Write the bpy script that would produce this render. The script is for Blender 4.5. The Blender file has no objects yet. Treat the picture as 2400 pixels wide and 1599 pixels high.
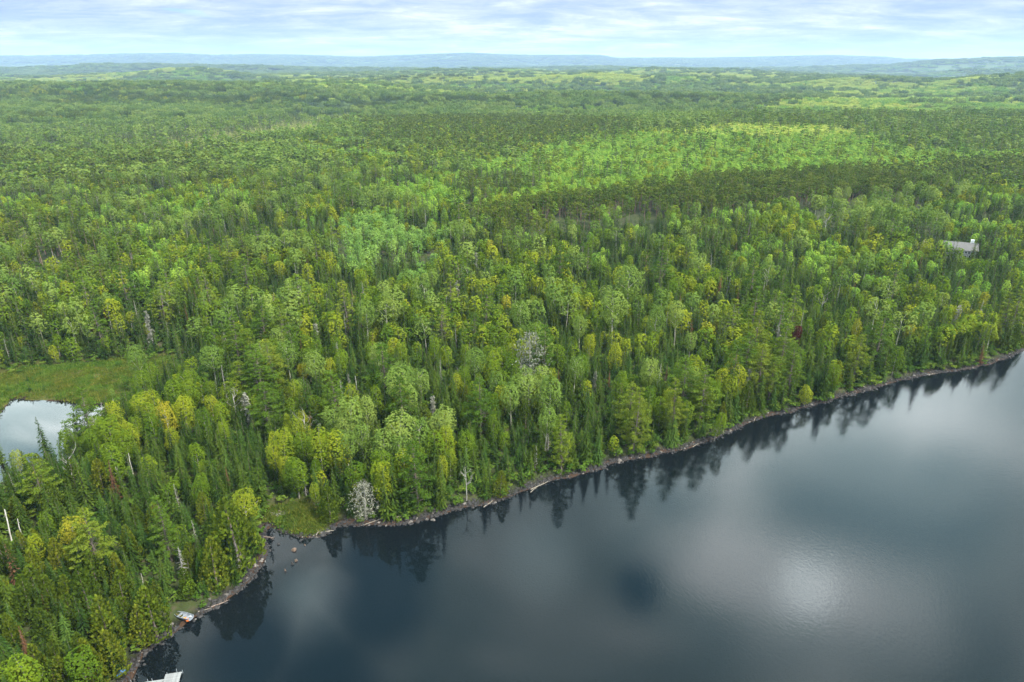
import bpy, math, random
import numpy as np

# ------------------------------------------------------------------ camera
PITCH = math.radians(22.03)
CAM_Z = 100.0
FPX, CU, CV = 1600.0, 1200.0, 799.5            # focal length and centre for a 2400 x 1599 frame
scene = bpy.context.scene
col = scene.collection
cam_data = bpy.data.cameras.new('camera')
cam_data.sensor_width = 36.0
cam_data.lens = 24.0
cam_data.clip_start = 0.5
cam_data.clip_end = 60000.0
cam = bpy.data.objects.new('camera', cam_data)
cam.location = (0, 0, CAM_Z)
cam.rotation_euler = (math.pi / 2 - PITCH, 0, 0)
col.objects.link(cam)
scene.camera = cam

# ------------------------------------------------------------------ world, sun, exposure
SUN_EL, SUN_AZ = math.radians(52), math.radians(122)      # azimuth clockwise from +Y: from the right, a little behind
sd_ = (math.cos(SUN_EL) * math.sin(SUN_AZ), math.cos(SUN_EL) * math.cos(SUN_AZ), math.sin(SUN_EL))
scene.view_settings.view_transform = 'Standard'
scene.view_settings.look = 'None'
scene.view_settings.gamma = 1.0
scene.view_settings.exposure = 0.82
scene.view_settings.use_curve_mapping = False

world = bpy.data.worlds.new('World')
scene.world = world
world.use_nodes = True


def NT(tree):
    tree.nodes.clear()

    def node(kind, **kw):
        n = tree.nodes.new(kind)
        for k, v in kw.items():
            if k.startswith('i_'):
                key = k[2:]
                n.inputs[int(key) if key.isdigit() else key.replace('_', ' ')].default_value = v
            else:
                setattr(n, k, v)
        return n

    def link(a, b):
        tree.links.new(a, b)
    return node, link


def math_node(node, link, op, a, b=None, clamp=False):
    n = node('ShaderNodeMath', operation=op, use_clamp=clamp)
    for i, v in enumerate((a, b)):
        if v is None:
            continue
        if isinstance(v, (int, float)):
            n.inputs[i].default_value = v
        else:
            link(v, n.inputs[i])
    return n.outputs[0]


def ramp(node, link, fac, stops, interp='LINEAR'):
    r = node('ShaderNodeValToRGB')
    r.color_ramp.interpolation = interp
    el = r.color_ramp.elements
    while len(el) < len(stops):
        el.new(0.5)
    for e, (p, c) in zip(el, stops):
        e.position = p
        e.color = (c, c, c, 1) if isinstance(c, (int, float)) else (c[0], c[1], c[2], 1)
    link(fac, r.inputs[0])
    return r.outputs[0]


def mix_rgb(node, link, fac, a, b, blend='MIX'):
    m = node('ShaderNodeMix', data_type='RGBA', blend_type=blend)
    for i, v in ((0, fac), (6, a), (7, b)):
        if isinstance(v, (int, float)):
            m.inputs[i].default_value = v
        elif isinstance(v, tuple):
            m.inputs[i].default_value = (v[0], v[1], v[2], 1)
        else:
            link(v, m.inputs[i])
    return m.outputs[2]


def build_world():
    node, link = NT(world.node_tree)
    out = node('ShaderNodeOutputWorld')
    bg = node('ShaderNodeBackground')
    STR = 0.15
    bg.inputs[1].default_value = STR
    sky = node('ShaderNodeTexSky', sky_type='NISHITA', sun_disc=False)
    sky.sun_elevation = SUN_EL
    sky.sun_rotation = SUN_AZ
    sky.altitude = 400
    geo = node('ShaderNodeTexCoord')
    sep = node('ShaderNodeSeparateXYZ')
    link(geo.outputs['Generated'], sep.inputs[0])
    z = math_node(node, link, 'MAXIMUM', sep.outputs[2], 0.0)
    # a cloud layer seen in perspective: direction divided by height, softened at the horizon
    zz = math_node(node, link, 'ADD', z, 0.11)
    px = math_node(node, link, 'DIVIDE', sep.outputs[0], zz)
    py = math_node(node, link, 'DIVIDE', sep.outputs[1], zz)
    com = node('ShaderNodeCombineXYZ')
    link(px, com.inputs[0]); link(py, com.inputs[1])
    mp = node('ShaderNodeMapping')
    mp.inputs['Location'].default_value = (3.15, 1.9, 0.0)
    mp.inputs['Scale'].default_value = (0.55, 0.75, 1.0)
    link(com.outputs[0], mp.inputs[0])
    n1 = node('ShaderNodeTexNoise', i_Scale=1.0, i_Detail=8.0, i_Roughness=0.55, i_Distortion=0.6)
    link(mp.outputs[0], n1.inputs[0])
    n2 = node('ShaderNodeTexNoise', i_Scale=2.6, i_Detail=8.0, i_Roughness=0.66, i_Distortion=0.35)
    link(mp.outputs[0], n2.inputs[0])
    n3 = node('ShaderNodeTexNoise', i_Scale=0.45, i_Detail=3.0, i_Roughness=0.5)
    link(mp.outputs[0], n3.inputs[0])
    # cloud cover: nearly closed, with a few blue gaps
    cover = ramp(node, link, n1.outputs[0], [(0.24, 0.0), (0.36, 1.0)], 'EASE')
    # the openings and the sunlit cloud heads that the lake mirrors: mirrored sight line (photo pixel), inner and outer angle in degrees
    bend = node('ShaderNodeVectorMath', operation='SCALE'); bend.inputs[3].default_value = 0.05
    nb = node('ShaderNodeTexNoise', i_Scale=5.0, i_Detail=5.0)
    link(geo.outputs['Generated'], nb.inputs[0])
    sub = node('ShaderNodeVectorMath', operation='SUBTRACT'); sub.inputs[1].default_value = (0.5, 0.5, 0.5)
    link(nb.outputs['Color'], sub.inputs[0]); link(sub.outputs[0], bend.inputs[0])
    addv = node('ShaderNodeVectorMath', operation='ADD')
    link(geo.outputs['Generated'], addv.inputs[0]); link(bend.outputs[0], addv.inputs[1])
    nrmv = node('ShaderNodeVectorMath', operation='NORMALIZE'); link(addv.outputs[0], nrmv.inputs[0])

    def blob(u, v, r0, r1):
        a, b = (u - CU) / FPX, (CV - v) / FPX
        dd = (a, math.cos(PITCH) + b * math.sin(PITCH), math.sin(PITCH) - b * math.cos(PITCH))
        L = math.sqrt(sum(q * q for q in dd))
        dt = node('ShaderNodeVectorMath', operation='DOT_PRODUCT')
        dt.inputs[1].default_value = tuple(q / L for q in dd)
        link(nrmv.outputs[0], dt.inputs[0])
        mr = node('ShaderNodeMapRange', interpolation_type='SMOOTHSTEP')
        mr.inputs['From Min'].default_value = math.cos(math.radians(r1))
        mr.inputs['From Max'].default_value = math.cos(math.radians(r0))
        link(dt.outputs['Value'], mr.inputs[0])
        return mr.outputs[0]
    gap = None
    for q in ((1488, 1372, 1.0, 2.4), (900, 1330, 1.5, 5.0), (880, 1420, 1.0, 5.5), (760, 1590, 1.0, 6.0), (600, 1530, 1.0, 4.5)):
        m_ = blob(*q)
        gap = m_ if gap is None else math_node(node, link, 'MAXIMUM', gap, m_)
    cover = math_node(node, link, 'MULTIPLY', cover, math_node(node, link, 'SUBTRACT', 1.0, math_node(node, link, 'MULTIPLY', gap, 0.9)))
    low_sky = ramp(node, link, z, [(0.05, 1.0), (0.2, 0.0)])
    cover = math_node(node, link, 'MAXIMUM', cover, low_sky)
    glow = math_node(node, link, 'MULTIPLY', blob(1885, 1372, 0.8, 2.6), 1.7)
    for q, k in (((1260, 1310, 0.8, 4.0), 0.7), ((735, 1440, 1.0, 4.0), 1.1), ((100, 1000, 5.0, 17.0), 1.7), ((1850, 1120, 3.0, 18.0), 1.1)):
        glow = math_node(node, link, 'ADD', glow, math_node(node, link, 'MULTIPLY', blob(*q), k))
    # light and grey parts of the clouds
    shade = math_node(node, link, 'ADD', math_node(node, link, 'MULTIPLY', n2.outputs[0], 0.65),
                      math_node(node, link, 'MULTIPLY', n3.outputs[0], 0.35))
    tone = ramp(node, link, shade, [(0.37, (0.36, 0.46, 0.76)), (0.46, (0.50, 0.59, 0.85)), (0.54, (0.72, 0.78, 0.93)), (0.62, (1.10, 1.11, 1.12))])
    # an overcast vault is brighter overhead than at the horizon
    lum = ramp(node, link, z, [(0.0, 0.50), (0.08, 0.54), (0.26, 1.36), (1.0, 1.12)])
    lum = math_node(node, link, 'MULTIPLY', lum, math_node(node, link, 'ADD', glow, 1.0))
    high = ramp(node, link, z, [(0.06, 0.0), (0.35, 1.0)])
    nh = node('ShaderNodeTexNoise', i_Scale=3.2, i_Detail=5.0, i_Roughness=0.5, i_Distortion=0.7)
    link(com.outputs[0], nh.inputs[0])
    tone2 = mix_rgb(node, link, high, tone, ramp(node, link, nh.outputs[0], [(0.32, (0.42, 0.66, 0.74)), (0.45, (0.76, 1.0, 1.04)), (0.55, (1.20, 1.42, 1.44)), (0.66, (1.95, 2.1, 2.12))]))
    sc = node('ShaderNodeVectorMath', operation='SCALE')
    link(tone2, sc.inputs[0])
    link(math_node(node, link, 'DIVIDE', lum, STR), sc.inputs[3])
    blue = mix_rgb(node, link, 1.0, sky.outputs[0], (0.24, 1.25, 1.30), 'MULTIPLY')
    fin = mix_rgb(node, link, cover, blue, sc.outputs[0])
    link(fin, bg.inputs[0])
    link(bg.outputs[0], out.inputs[0])


build_world()

sun_data = bpy.data.lights.new('sun', 'SUN')
sun_data.energy = 5.0
sun_data.angle = math.radians(4)
sun_data.color = (1.0, 0.95, 0.86)
sun = bpy.data.objects.new('sun', sun_data)
sun.rotation_euler = (math.pi / 2 - SUN_EL, 0, math.pi - SUN_AZ)   # lamp's -Z points away from the sun
sun.location = (0, 0, 400)
col.objects.link(sun)

cy = scene.cycles
cy.max_bounces = 6
cy.diffuse_bounces = 1
cy.glossy_bounces = 2
cy.transmission_bounces = 3
cy.transparent_max_bounces = 6
cy.volume_bounces = 0
cy.use_denoising = True
cy.denoiser = 'OPENIMAGEDENOISE'
cy.caustics_reflective = False
cy.caustics_refractive = False
cy.sample_clamp_indirect = 4.0

# ------------------------------------------------------------------ geometry of the view -> places on the ground
cp, sp = math.cos(PITCH), math.sin(PITCH)
SC = 2400 / 2353.0


def P(u, v, z=0.0):
    """ground place under photo pixel (u, v) on the level z"""
    a, b = (u - CU) / FPX, (CV - v) / FPX
    d = np.array([a, cp + b * sp, -sp + b * cp])
    t = (z - CAM_Z) / d[2]
    return np.array([d[0] * t, d[1] * t, z])


def D(u, v, z=0.0):
    return P(u * SC, v * SC, z)


def project(x, y, z):
    dz = z - CAM_Z
    dep = np.maximum(y * cp - dz * sp, 1e-3)
    return CU + FPX * x / dep, CV - FPX * (y * sp + dz * cp) / dep, dep


def inside(x, y, poly):
    r = np.zeros(x.shape, bool)
    n = len(poly)
    for i in range(n):
        x0, y0 = poly[i][:2]
        x1, y1 = poly[(i + 1) % n][:2]
        if y0 == y1:
            continue
        c = (y0 > y) != (y1 > y)
        r ^= c & (x < (x1 - x0) * (y - y0) / (y1 - y0) + x0)
    return r


def sdist(x, y, poly):
    """distance to a polygon's outline, negative inside"""
    best = np.full(x.shape, 1e18)
    n = len(poly)
    for i in range(n):
        ax, ay = poly[i][:2]
        bx, by = poly[(i + 1) % n][:2]
        dx, dy = bx - ax, by - ay
        L = dx * dx + dy * dy + 1e-9
        t = np.clip(((x - ax) * dx + (y - ay) * dy) / L, 0, 1)
        best = np.minimum(best, (x - ax - t * dx) ** 2 + (y - ay - t * dy) ** 2)
    s = np.sqrt(best)
    return np.where(inside(x, y, poly), -s, s)


def _hash(i, j, seed):
    n = (i * 374761393 + j * 668265263 + seed * 982451653) & 0x7fffffff
    n = ((n ^ (n >> 13)) * 1274126177) & 0x7fffffff
    n = (n ^ (n >> 16)) & 0xffff
    return n / 65535.0


def vnoise(x, y, seed=0):
    xi, yi = np.floor(x).astype(np.int64), np.floor(y).astype(np.int64)
    fx, fy = x - xi, y - yi
    fx, fy = fx * fx * (3 - 2 * fx), fy * fy * (3 - 2 * fy)
    a, b = _hash(xi, yi, seed), _hash(xi + 1, yi, seed)
    c, d = _hash(xi, yi + 1, seed), _hash(xi + 1, yi + 1, seed)
    return (a + (b - a) * fx) * (1 - fy) + (c + (d - c) * fx) * fy


def fbm(x, y, seed=0, oct=4):
    s, a, t = 0, 1.0, 0
    for k in range(oct):
        s = s + a * vnoise(x * 2 ** k + 17.3 * k, y * 2 ** k - 9.1 * k, seed + k)
        t += a
        a *= 0.5
    return s / t


def smooth(t):
    t = np.clip(t, 0, 1)
    return t * t * (3 - 2 * t)


# shoreline of the lake, traced on the water level
_shore = [(296, 1568), (322, 1512), (345, 1490), (400, 1452), (440, 1420), (500, 1392), (560, 1348), (590, 1312), (612, 1272), (607, 1240),
          (597, 1203), (622, 1204), (650, 1220), (700, 1237), (742, 1232), (780, 1203), (830, 1207), (900, 1206), (1000, 1188), (1060, 1166),
          (1130, 1156), (1200, 1128), (1250, 1110), (1330, 1090), (1400, 1064), (1500, 1048), (1600, 1022), (1680, 990), (1740, 964), (1800, 950),
          (1880, 926), (1960, 906), (2040, 882), (2120, 863), (2200, 852), (2270, 838), (2320, 820), (2352, 803), (2400, 790), (2440, 778),
          (2420, 768), (2360, 768), (2342, 758), (2345, 744), (2400, 730), (2600, 712), (2900, 690), (3400, 650)]
LAKE = [tuple(D(*p)[:2]) for p in _shore]


def rough_line(pts, seed, amp, step):
    rs = np.random.RandomState(seed)
    out = []
    for a, b in zip(pts[:-1], pts[1:]):
        a, b = np.array(a), np.array(b)
        L = np.linalg.norm(b - a)
        n = max(1, int(L / step))
        nrm = np.array([-(b - a)[1], (b - a)[0]]) / max(L, 1e-6)
        for k in range(n):
            out.append(tuple(a + (b - a) * k / n + nrm * rs.normal(0, amp) * (k > 0)))
    out.append(tuple(pts[-1]))
    return out


LAKE = rough_line(LAKE, 3, 0.45, 3.2)
SHORELINE = np.array([p for p in LAKE])
LAKE = LAKE + [(900, 520), (3500, 700), (3500, -2500), (-500, -2500), (-190, -300), (-100, 0), (-82, 55)]
_pond = [(28, 934), (68, 939), (100, 937), (143, 940), (181, 944), (198, 960), (216, 951), (240, 946), (255, 956), (232, 1010), (190, 1060),
         (120, 1105), (40, 1130), (-60, 1130), (-120, 1100), (-60, 1015), (-12, 985), (6, 963)]
POND = rough_line([tuple(P(u, v, 0.2)[:2]) for u, v in _pond + _pond[:1]], 8, 0.35, 3.0)[:-1]
_meadow = [(-120, 905), (0, 876), (60, 862), (200, 852), (330, 838), (420, 836), (408, 880), (330, 915), (270, 960), (240, 1000), (180, 1040), (60, 1100), (-140, 1120)]
MEADOW = [tuple(P(u, v, 0.7)[:2]) for u, v in _meadow]
POINT = [tuple(D(u, v, 0.5)[:2]) for u, v in [(596, 1190), (640, 1165), (700, 1160), (760, 1190), (740, 1236), (690, 1240), (640, 1222), (612, 1206)]]
SPIT = [tuple(D(u, v, 0.5)[:2]) for u, v in [(2335, 800), (2346, 772), (2440, 765), (2470, 778), (2400, 796)]]
HOUSE = P(2243, 604, 6.0)
BOAT = D(420, 1418, 0.45)

# gaussian hills: x, y, sigma x, sigma y, height
HILLS = [(-1250, 1950, 800, 330, 46), (-500, 2100, 420, 260, 20), (250, 1650, 700, 150, 16), (-300, 2800, 900, 200, 30), (1300, 3500, 900, 260, 42), (-1900, 3700, 1200, 300, 44), (0, 5300, 2500, 350, 48), (-3300, 6200, 1800, 420, 60), (3000, 7600, 2200, 500, 75), (330, 930, 330, 210, 15), (900, 1100, 350, 260, 16), (-150, 1050, 260, 160, 8),
         (150, 470, 260, 160, 5), (1500, 2300, 500, 260, 34), (2100, 2600, 600, 300, 40), (500, 2900, 900, 250, 18), (-900, 4300, 900, 300, 14),
         (900, 4200, 1100, 350, 34), (5200, 7200, 1300, 1200, 95), (3400, 5200, 900, 500, 30), (700, 6600, 700, 500, 40), (-3500, 9000, 2500, 900, 60), (1500, 10200, 2500, 700, 62)]
_crest_u = np.array([-1400, -600, 0, 200, 420, 500, 600, 720, 840, 960, 1100, 1250, 1400, 1440, 1560, 1650, 1800, 1950, 2060, 2110, 2250, 2400, 3000, 3800])
_crest_v = np.array([138, 132, 133, 130, 126, 130, 127, 130, 135, 131, 126, 131, 131, 138, 136, 137, 134, 131, 134, 139, 141, 138, 136, 139])


def ground(x, y):
    d = np.hypot(x, y)
    sd = sdist(x, y, LAKE)
    land = np.maximum(sd, 0)
    h = 0.05 + 1.15 * smooth(land / 4.5) + 2.2 * smooth(land / 45) + 3.0 * smooth((land - 20) / 260)
    h = h + (fbm(x / 90, y / 90, 5) - 0.5) * 5.0 * smooth((land - 10) / 80)
    h = h + (fbm(x / 9, y / 9, 15, 2) - 0.5) * 0.5 * smooth((land - 1) / 6)
    far = smooth((d - 700) / 2500)
    h = h + (fbm(x / 420, y / 330, 9) - 0.5) * (10 + 46 * far) * smooth((d - 350) / 500) * smooth(land / 200)
    h = h + (fbm(x / 1500, y / 760, 19, 2) - 0.5) * 85 * smooth((d - 1700) / 2500)
    for hx, hy, sx, sy, a in HILLS:
        h = h + a * np.exp(-((x - hx) / sx) ** 2 - ((y - hy) / sy) ** 2) * smooth(land / 120)
    # the distant range: crest heights as the skyline shows them
    u = CU + FPX * x / np.maximum(y * cp + 40, 50)
    crest = 100 + (152 - np.interp(u, _crest_u, _crest_v)) * 7.3 - 12
    rng = np.exp(-((y - 13600 - 900 * (fbm(x / 4500, y * 0 + 3, 4, 2) - 0.5)) / 1900) ** 2)
    rng = np.where(y > 13600, np.maximum(rng, 0.75), rng)
    h = h + rng * np.maximum(crest - h, 0) * smooth((y - 8500) / 4000)
    h = h + (fbm(x / 1500, y / 1100, 21) - 0.5) * 70 * smooth((y - 4500) / 5500) * (1 - 0.55 * rng)
    # level wet meadow round the pond
    ms = sdist(x, y, MEADOW)
    w = smooth(1 - ms / 25)
    h = np.where(sd > 0, h * (1 - w) + (0.75 + 0.12 * (fbm(x / 3, y / 3, 31, 2) - 0.5)) * w, h)
    for pl in (POINT, SPIT):
        w = smooth(1 - sdist(x, y, pl) / 4)
        h = np.where(sd > 0, h * (1 - w) + w * np.minimum(h, 0.08 + 0.10 * land), h)
    ps = sdist(x, y, POND)
    h = np.where(ps < 1.5, np.minimum(h, 0.2 + np.maximum(ps * 0.35, -1.4)), h)
    h = np.where(sd <= 0, 0.05 + np.maximum(sd * 0.16, -7.0) + (fbm(x / 2.2, y / 2.2, 41, 2) - 0.5) * 0.12, h)
    hs = np.hypot(x - HOUSE[0], y - HOUSE[1])
    h = h * (1 - smooth(1 - (hs - 9) / 12)) + 6.0 * smooth(1 - (hs - 9) / 12)
    return h, sd, ps, ms


def gz(x, y):
    return float(ground(np.array([float(x)]), np.array([float(y)]))[0][0])


def on_ground(u, v):
    """place where the sight line through photo pixel (u, v) meets the land"""
    z = 2.0
    for _ in range(12):
        p = P(u, v, z)
        z = 0.5 * z + 0.5 * gz(p[0], p[1])
    p = P(u, v, z)
    return p[0], p[1], gz(p[0], p[1])


def DG(u, v):
    return on_ground(u * SC, v * SC)


# ------------------------------------------------------------------ materials
def material(name):
    m = bpy.data.materials.new(name)
    m.use_nodes = True
    node, link = NT(m.node_tree)
    out = node('ShaderNodeOutputMaterial')
    return m, node, link, out


def leaf_material(name, c0, c1, c2, trans=0.28, rough=0.6):
    """leaf colour varies from tree to tree (object random) and from spray to spray"""
    m, node, link, out = material(name)
    oi = node('ShaderNodeObjectInfo')
    at = node('ShaderNodeAttribute', attribute_name='rnd')
    f = math_node(node, link, 'ADD', math_node(node, link, 'MULTIPLY', oi.outputs['Random'], 0.62), math_node(node, link, 'MULTIPLY', at.outputs['Fac'], 0.38))
    c = ramp(node, link, f, [(0.12, c0), (0.5, c1), (0.9, c2)])
    df = node('ShaderNodeBsdfDiffuse')
    link(c, df.inputs['Color'])
    tr = node('ShaderNodeBsdfTranslucent')
    link(mix_rgb(node, link, 1.0, c, (1.25, 1.2, 0.55), 'MULTIPLY'), tr.inputs[0])
    mx = node('ShaderNodeMixShader', i_0=trans)
    link(df.outputs[0], mx.inputs[1]); link(tr.outputs[0], mx.inputs[2])
    link(mx.outputs[0], out.inputs[0])
    return m


def bark_material(name, a, b, scale=3.0):
    m, node, link, out = material(name)
    tc = node('ShaderNodeTexCoord')
    mp = node('ShaderNodeMapping')
    mp.inputs['Scale'].default_value = (1, 1, 0.35)
    link(tc.outputs['Object'], mp.inputs[0])
    n = node('ShaderNodeTexNoise', i_Scale=scale, i_Detail=4.0, i_Roughness=0.7)
    link(mp.outputs[0], n.inputs[0])
    c = ramp(node, link, n.outputs[0], [(0.35, a), (0.62, b)])
    df = node('ShaderNodeBsdfPrincipled', i_Roughness=0.85)
    df.inputs['Specular IOR Level'].default_value = 0.2
    link(c, df.inputs['Base Color'])
    link(df.outputs[0], out.inputs[0])
    return m


def plain_material(name, a, b, scale=4.0, rough=0.7, metal=0.0, bump=0.0):
    m, node, link, out = material(name)
    tc = node('ShaderNodeTexCoord')
    n = node('ShaderNodeTexNoise', i_Scale=scale, i_Detail=6.0, i_Roughness=0.65)
    link(tc.outputs['Object'], n.inputs[0])
    oi = node('ShaderNodeObjectInfo')
    f = math_node(node, link, 'ADD', math_node(node, link, 'MULTIPLY', n.outputs[0], 0.8), math_node(node, link, 'MULTIPLY', oi.outputs['Random'], 0.2))
    c = ramp(node, link, f, [(0.35, a), (0.68, b)])
    df = node('ShaderNodeBsdfPrincipled', i_Roughness=rough, i_Metallic=metal)
    link(c, df.inputs['Base Color'])
    if bump:
        b_ = node('ShaderNodeBump', i_Strength=bump, i_Distance=0.05)
        link(n.outputs[0], b_.inputs['Height'])
        link(b_.outputs[0], df.inputs['Normal'])
    link(df.outputs[0], out.inputs[0])
    return m


M = {}
M['spruce'] = leaf_material('spruce_needles', (0.015, 0.031, 0.006), (0.03, 0.053, 0.008), (0.062, 0.09, 0.011), 0.12)
M['bluespruce'] = leaf_material('fir_needles', (0.02, 0.046, 0.009), (0.036, 0.072, 0.013), (0.068, 0.11, 0.02), 0.12)
M['rust'] = leaf_material('rusty_needles', (0.06, 0.028, 0.016), (0.09, 0.042, 0.022), (0.125, 0.066, 0.036), 0.12)
M['cedar'] = leaf_material('cedar_sprays', (0.042, 0.07, 0.008), (0.076, 0.106, 0.01), (0.13, 0.138, 0.013), 0.15)
M['birch'] = leaf_material('birch_leaves', (0.046, 0.086, 0.008), (0.1, 0.148, 0.011), (0.205, 0.22, 0.015), 0.28)
M['birch_yellow'] = leaf_material('yellowing_birch_leaves', (0.1, 0.14, 0.012), (0.155, 0.175, 0.014), (0.24, 0.21, 0.018), 0.30)
M['aspen'] = leaf_material('aspen_leaves', (0.068, 0.115, 0.02), (0.112, 0.168, 0.03), (0.17, 0.215, 0.046), 0.28)
M['young_aspen'] = leaf_material('young_aspen_leaves', (0.098, 0.195, 0.024), (0.16, 0.268, 0.034), (0.245, 0.325, 0.044), 0.3)  # fresh green of young aspen, brightened further to paint sunlit slopes
M['pale_aspen'] = leaf_material('sun_tinted_aspen_leaves', (0.21, 0.29, 0.05), (0.29, 0.35, 0.06), (0.38, 0.4, 0.08), 0.32)  # leaf colour lightened to stand in for sunlit bands between cloud shadows
M['mint_aspen'] = leaf_material('mint_aspen_leaves', (0.090, 0.170, 0.034), (0.135, 0.230, 0.046), (0.190, 0.280, 0.062), 0.30)
M['white_pine'] = leaf_material('white_pine_needles', (0.038, 0.076, 0.009), (0.07, 0.114, 0.012), (0.125, 0.15, 0.016), 0.18)
M['red_pine'] = leaf_material('red_pine_needles', (0.034, 0.058, 0.008), (0.06, 0.088, 0.01), (0.098, 0.118, 0.014), 0.14)
M['bog'] = leaf_material('bog_spruce_needles', (0.036, 0.06, 0.014), (0.06, 0.084, 0.02), (0.09, 0.11, 0.028), 0.12)
M['tamarack'] = leaf_material('tamarack_needles', (0.2, 0.235, 0.07), (0.26, 0.29, 0.085), (0.33, 0.34, 0.1), 0.2)
M['lichen'] = leaf_material('grey_lichen', (0.12, 0.125, 0.095), (0.18, 0.18, 0.14), (0.25, 0.24, 0.19), 0.1)
M['maple'] = leaf_material('dark_red_leaves', (0.04, 0.012, 0.009), (0.06, 0.016, 0.011), (0.08, 0.022, 0.014), 0.2)
M['shrub'] = leaf_material('shrub_leaves', (0.040, 0.085, 0.012), (0.075, 0.130, 0.018), (0.130, 0.170, 0.024), 0.28)
M['sedge'] = leaf_material('sedge_blades', (0.05, 0.085, 0.012), (0.085, 0.115, 0.016), (0.14, 0.13, 0.024), 0.25)
M['reed'] = leaf_material('dry_reed_blades', (0.26, 0.22, 0.10), (0.33, 0.28, 0.14), (0.40, 0.33, 0.17), 0.25)
M['bark'] = bark_material('brown_bark', (0.075, 0.055, 0.042), (0.17, 0.14, 0.115))
M['pine_bark'] = bark_material('reddish_bark', (0.11, 0.065, 0.05), (0.23, 0.15, 0.12))
M['white_bark'] = bark_material('white_bark', (0.17, 0.155, 0.13), (0.50, 0.475, 0.42), 2.0)
M['aspen_bark'] = bark_material('pale_bark', (0.15, 0.14, 0.10), (0.40, 0.38, 0.30), 2.0)
M['grey_bark'] = bark_material('grey_birch_bark', (0.10, 0.09, 0.07), (0.30, 0.28, 0.23), 2.0)
M['dead_wood'] = bark_material('weathered_wood', (0.12, 0.11, 0.098), (0.30, 0.28, 0.25), 2.5)
M['drift'] = bark_material('bleached_driftwood', (0.11, 0.092, 0.075), (0.26, 0.225, 0.18), 3.0)
M['stick'] = bark_material('brown_sticks', (0.075, 0.05, 0.042), (0.24, 0.18, 0.145), 2.5)
M['rock'] = plain_material('dark_shore_rock', (0.006, 0.005, 0.005), (0.032, 0.027, 0.025), 2.4, 0.75, 0, 0.5)
M['pale_rock'] = plain_material('pale_shore_rock', (0.06, 0.052, 0.046), (0.18, 0.155, 0.135), 3.0, 0.8, 0, 0.4)
M['brown_rock'] = plain_material('brown_lake_rock', (0.05, 0.032, 0.022), (0.17, 0.11, 0.075), 3.0, 0.6, 0, 0.4)

# ------------------------------------------------------------------ mesh helpers
def new_mesh(name, verts, faces, mats, fmat=None, rnd=None, smooth_shade=False):
    """faces: (n,4) or (n,3) int array"""
    me = bpy.data.meshes.new(name)
    verts = np.asarray(verts, np.float32)
    faces = np.asarray(faces, np.int32)
    n, k = faces.shape
    me.vertices.add(len(verts))
    me.vertices.foreach_set('co', verts.ravel())
    me.loops.add(n * k)
    me.loops.foreach_set('vertex_index', faces.ravel())
    me.polygons.add(n)
    me.polygons.foreach_set('loop_start', np.arange(0, n * k, k, dtype=np.int32))
    if fmat is not None:
        me.polygons.foreach_set('material_index', np.asarray(fmat, np.int32))
    me.polygons.foreach_set('use_smooth', np.full(n, smooth_shade, bool))
    if rnd is not None:
        a = me.attributes.new('rnd', 'FLOAT', 'FACE')
        a.data.foreach_set('value', np.asarray(rnd, np.float32))
    for m in mats:
        me.materials.append(m)
    me.update(calc_edges=True)
    return me


def new_obj(name, me, parent=None, loc=None, rot=None, scl=None):
    o = bpy.data.objects.new(name, me)
    if loc is not None:
        o.location = loc
    if rot is not None:
        o.rotation_euler = rot
    if scl is not None:
        o.scale = scl if hasattr(scl, '__len__') else (scl, scl, scl)
    if parent is not None:
        o.parent = parent
    col.objects.link(o)
    return o


def tag(o, label=None, cat=None, group=None, kind=None):
    if label: o['label'] = label
    if cat: o['category'] = cat
    if group: o['group'] = group
    if kind: o['kind'] = kind
    return o


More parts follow.
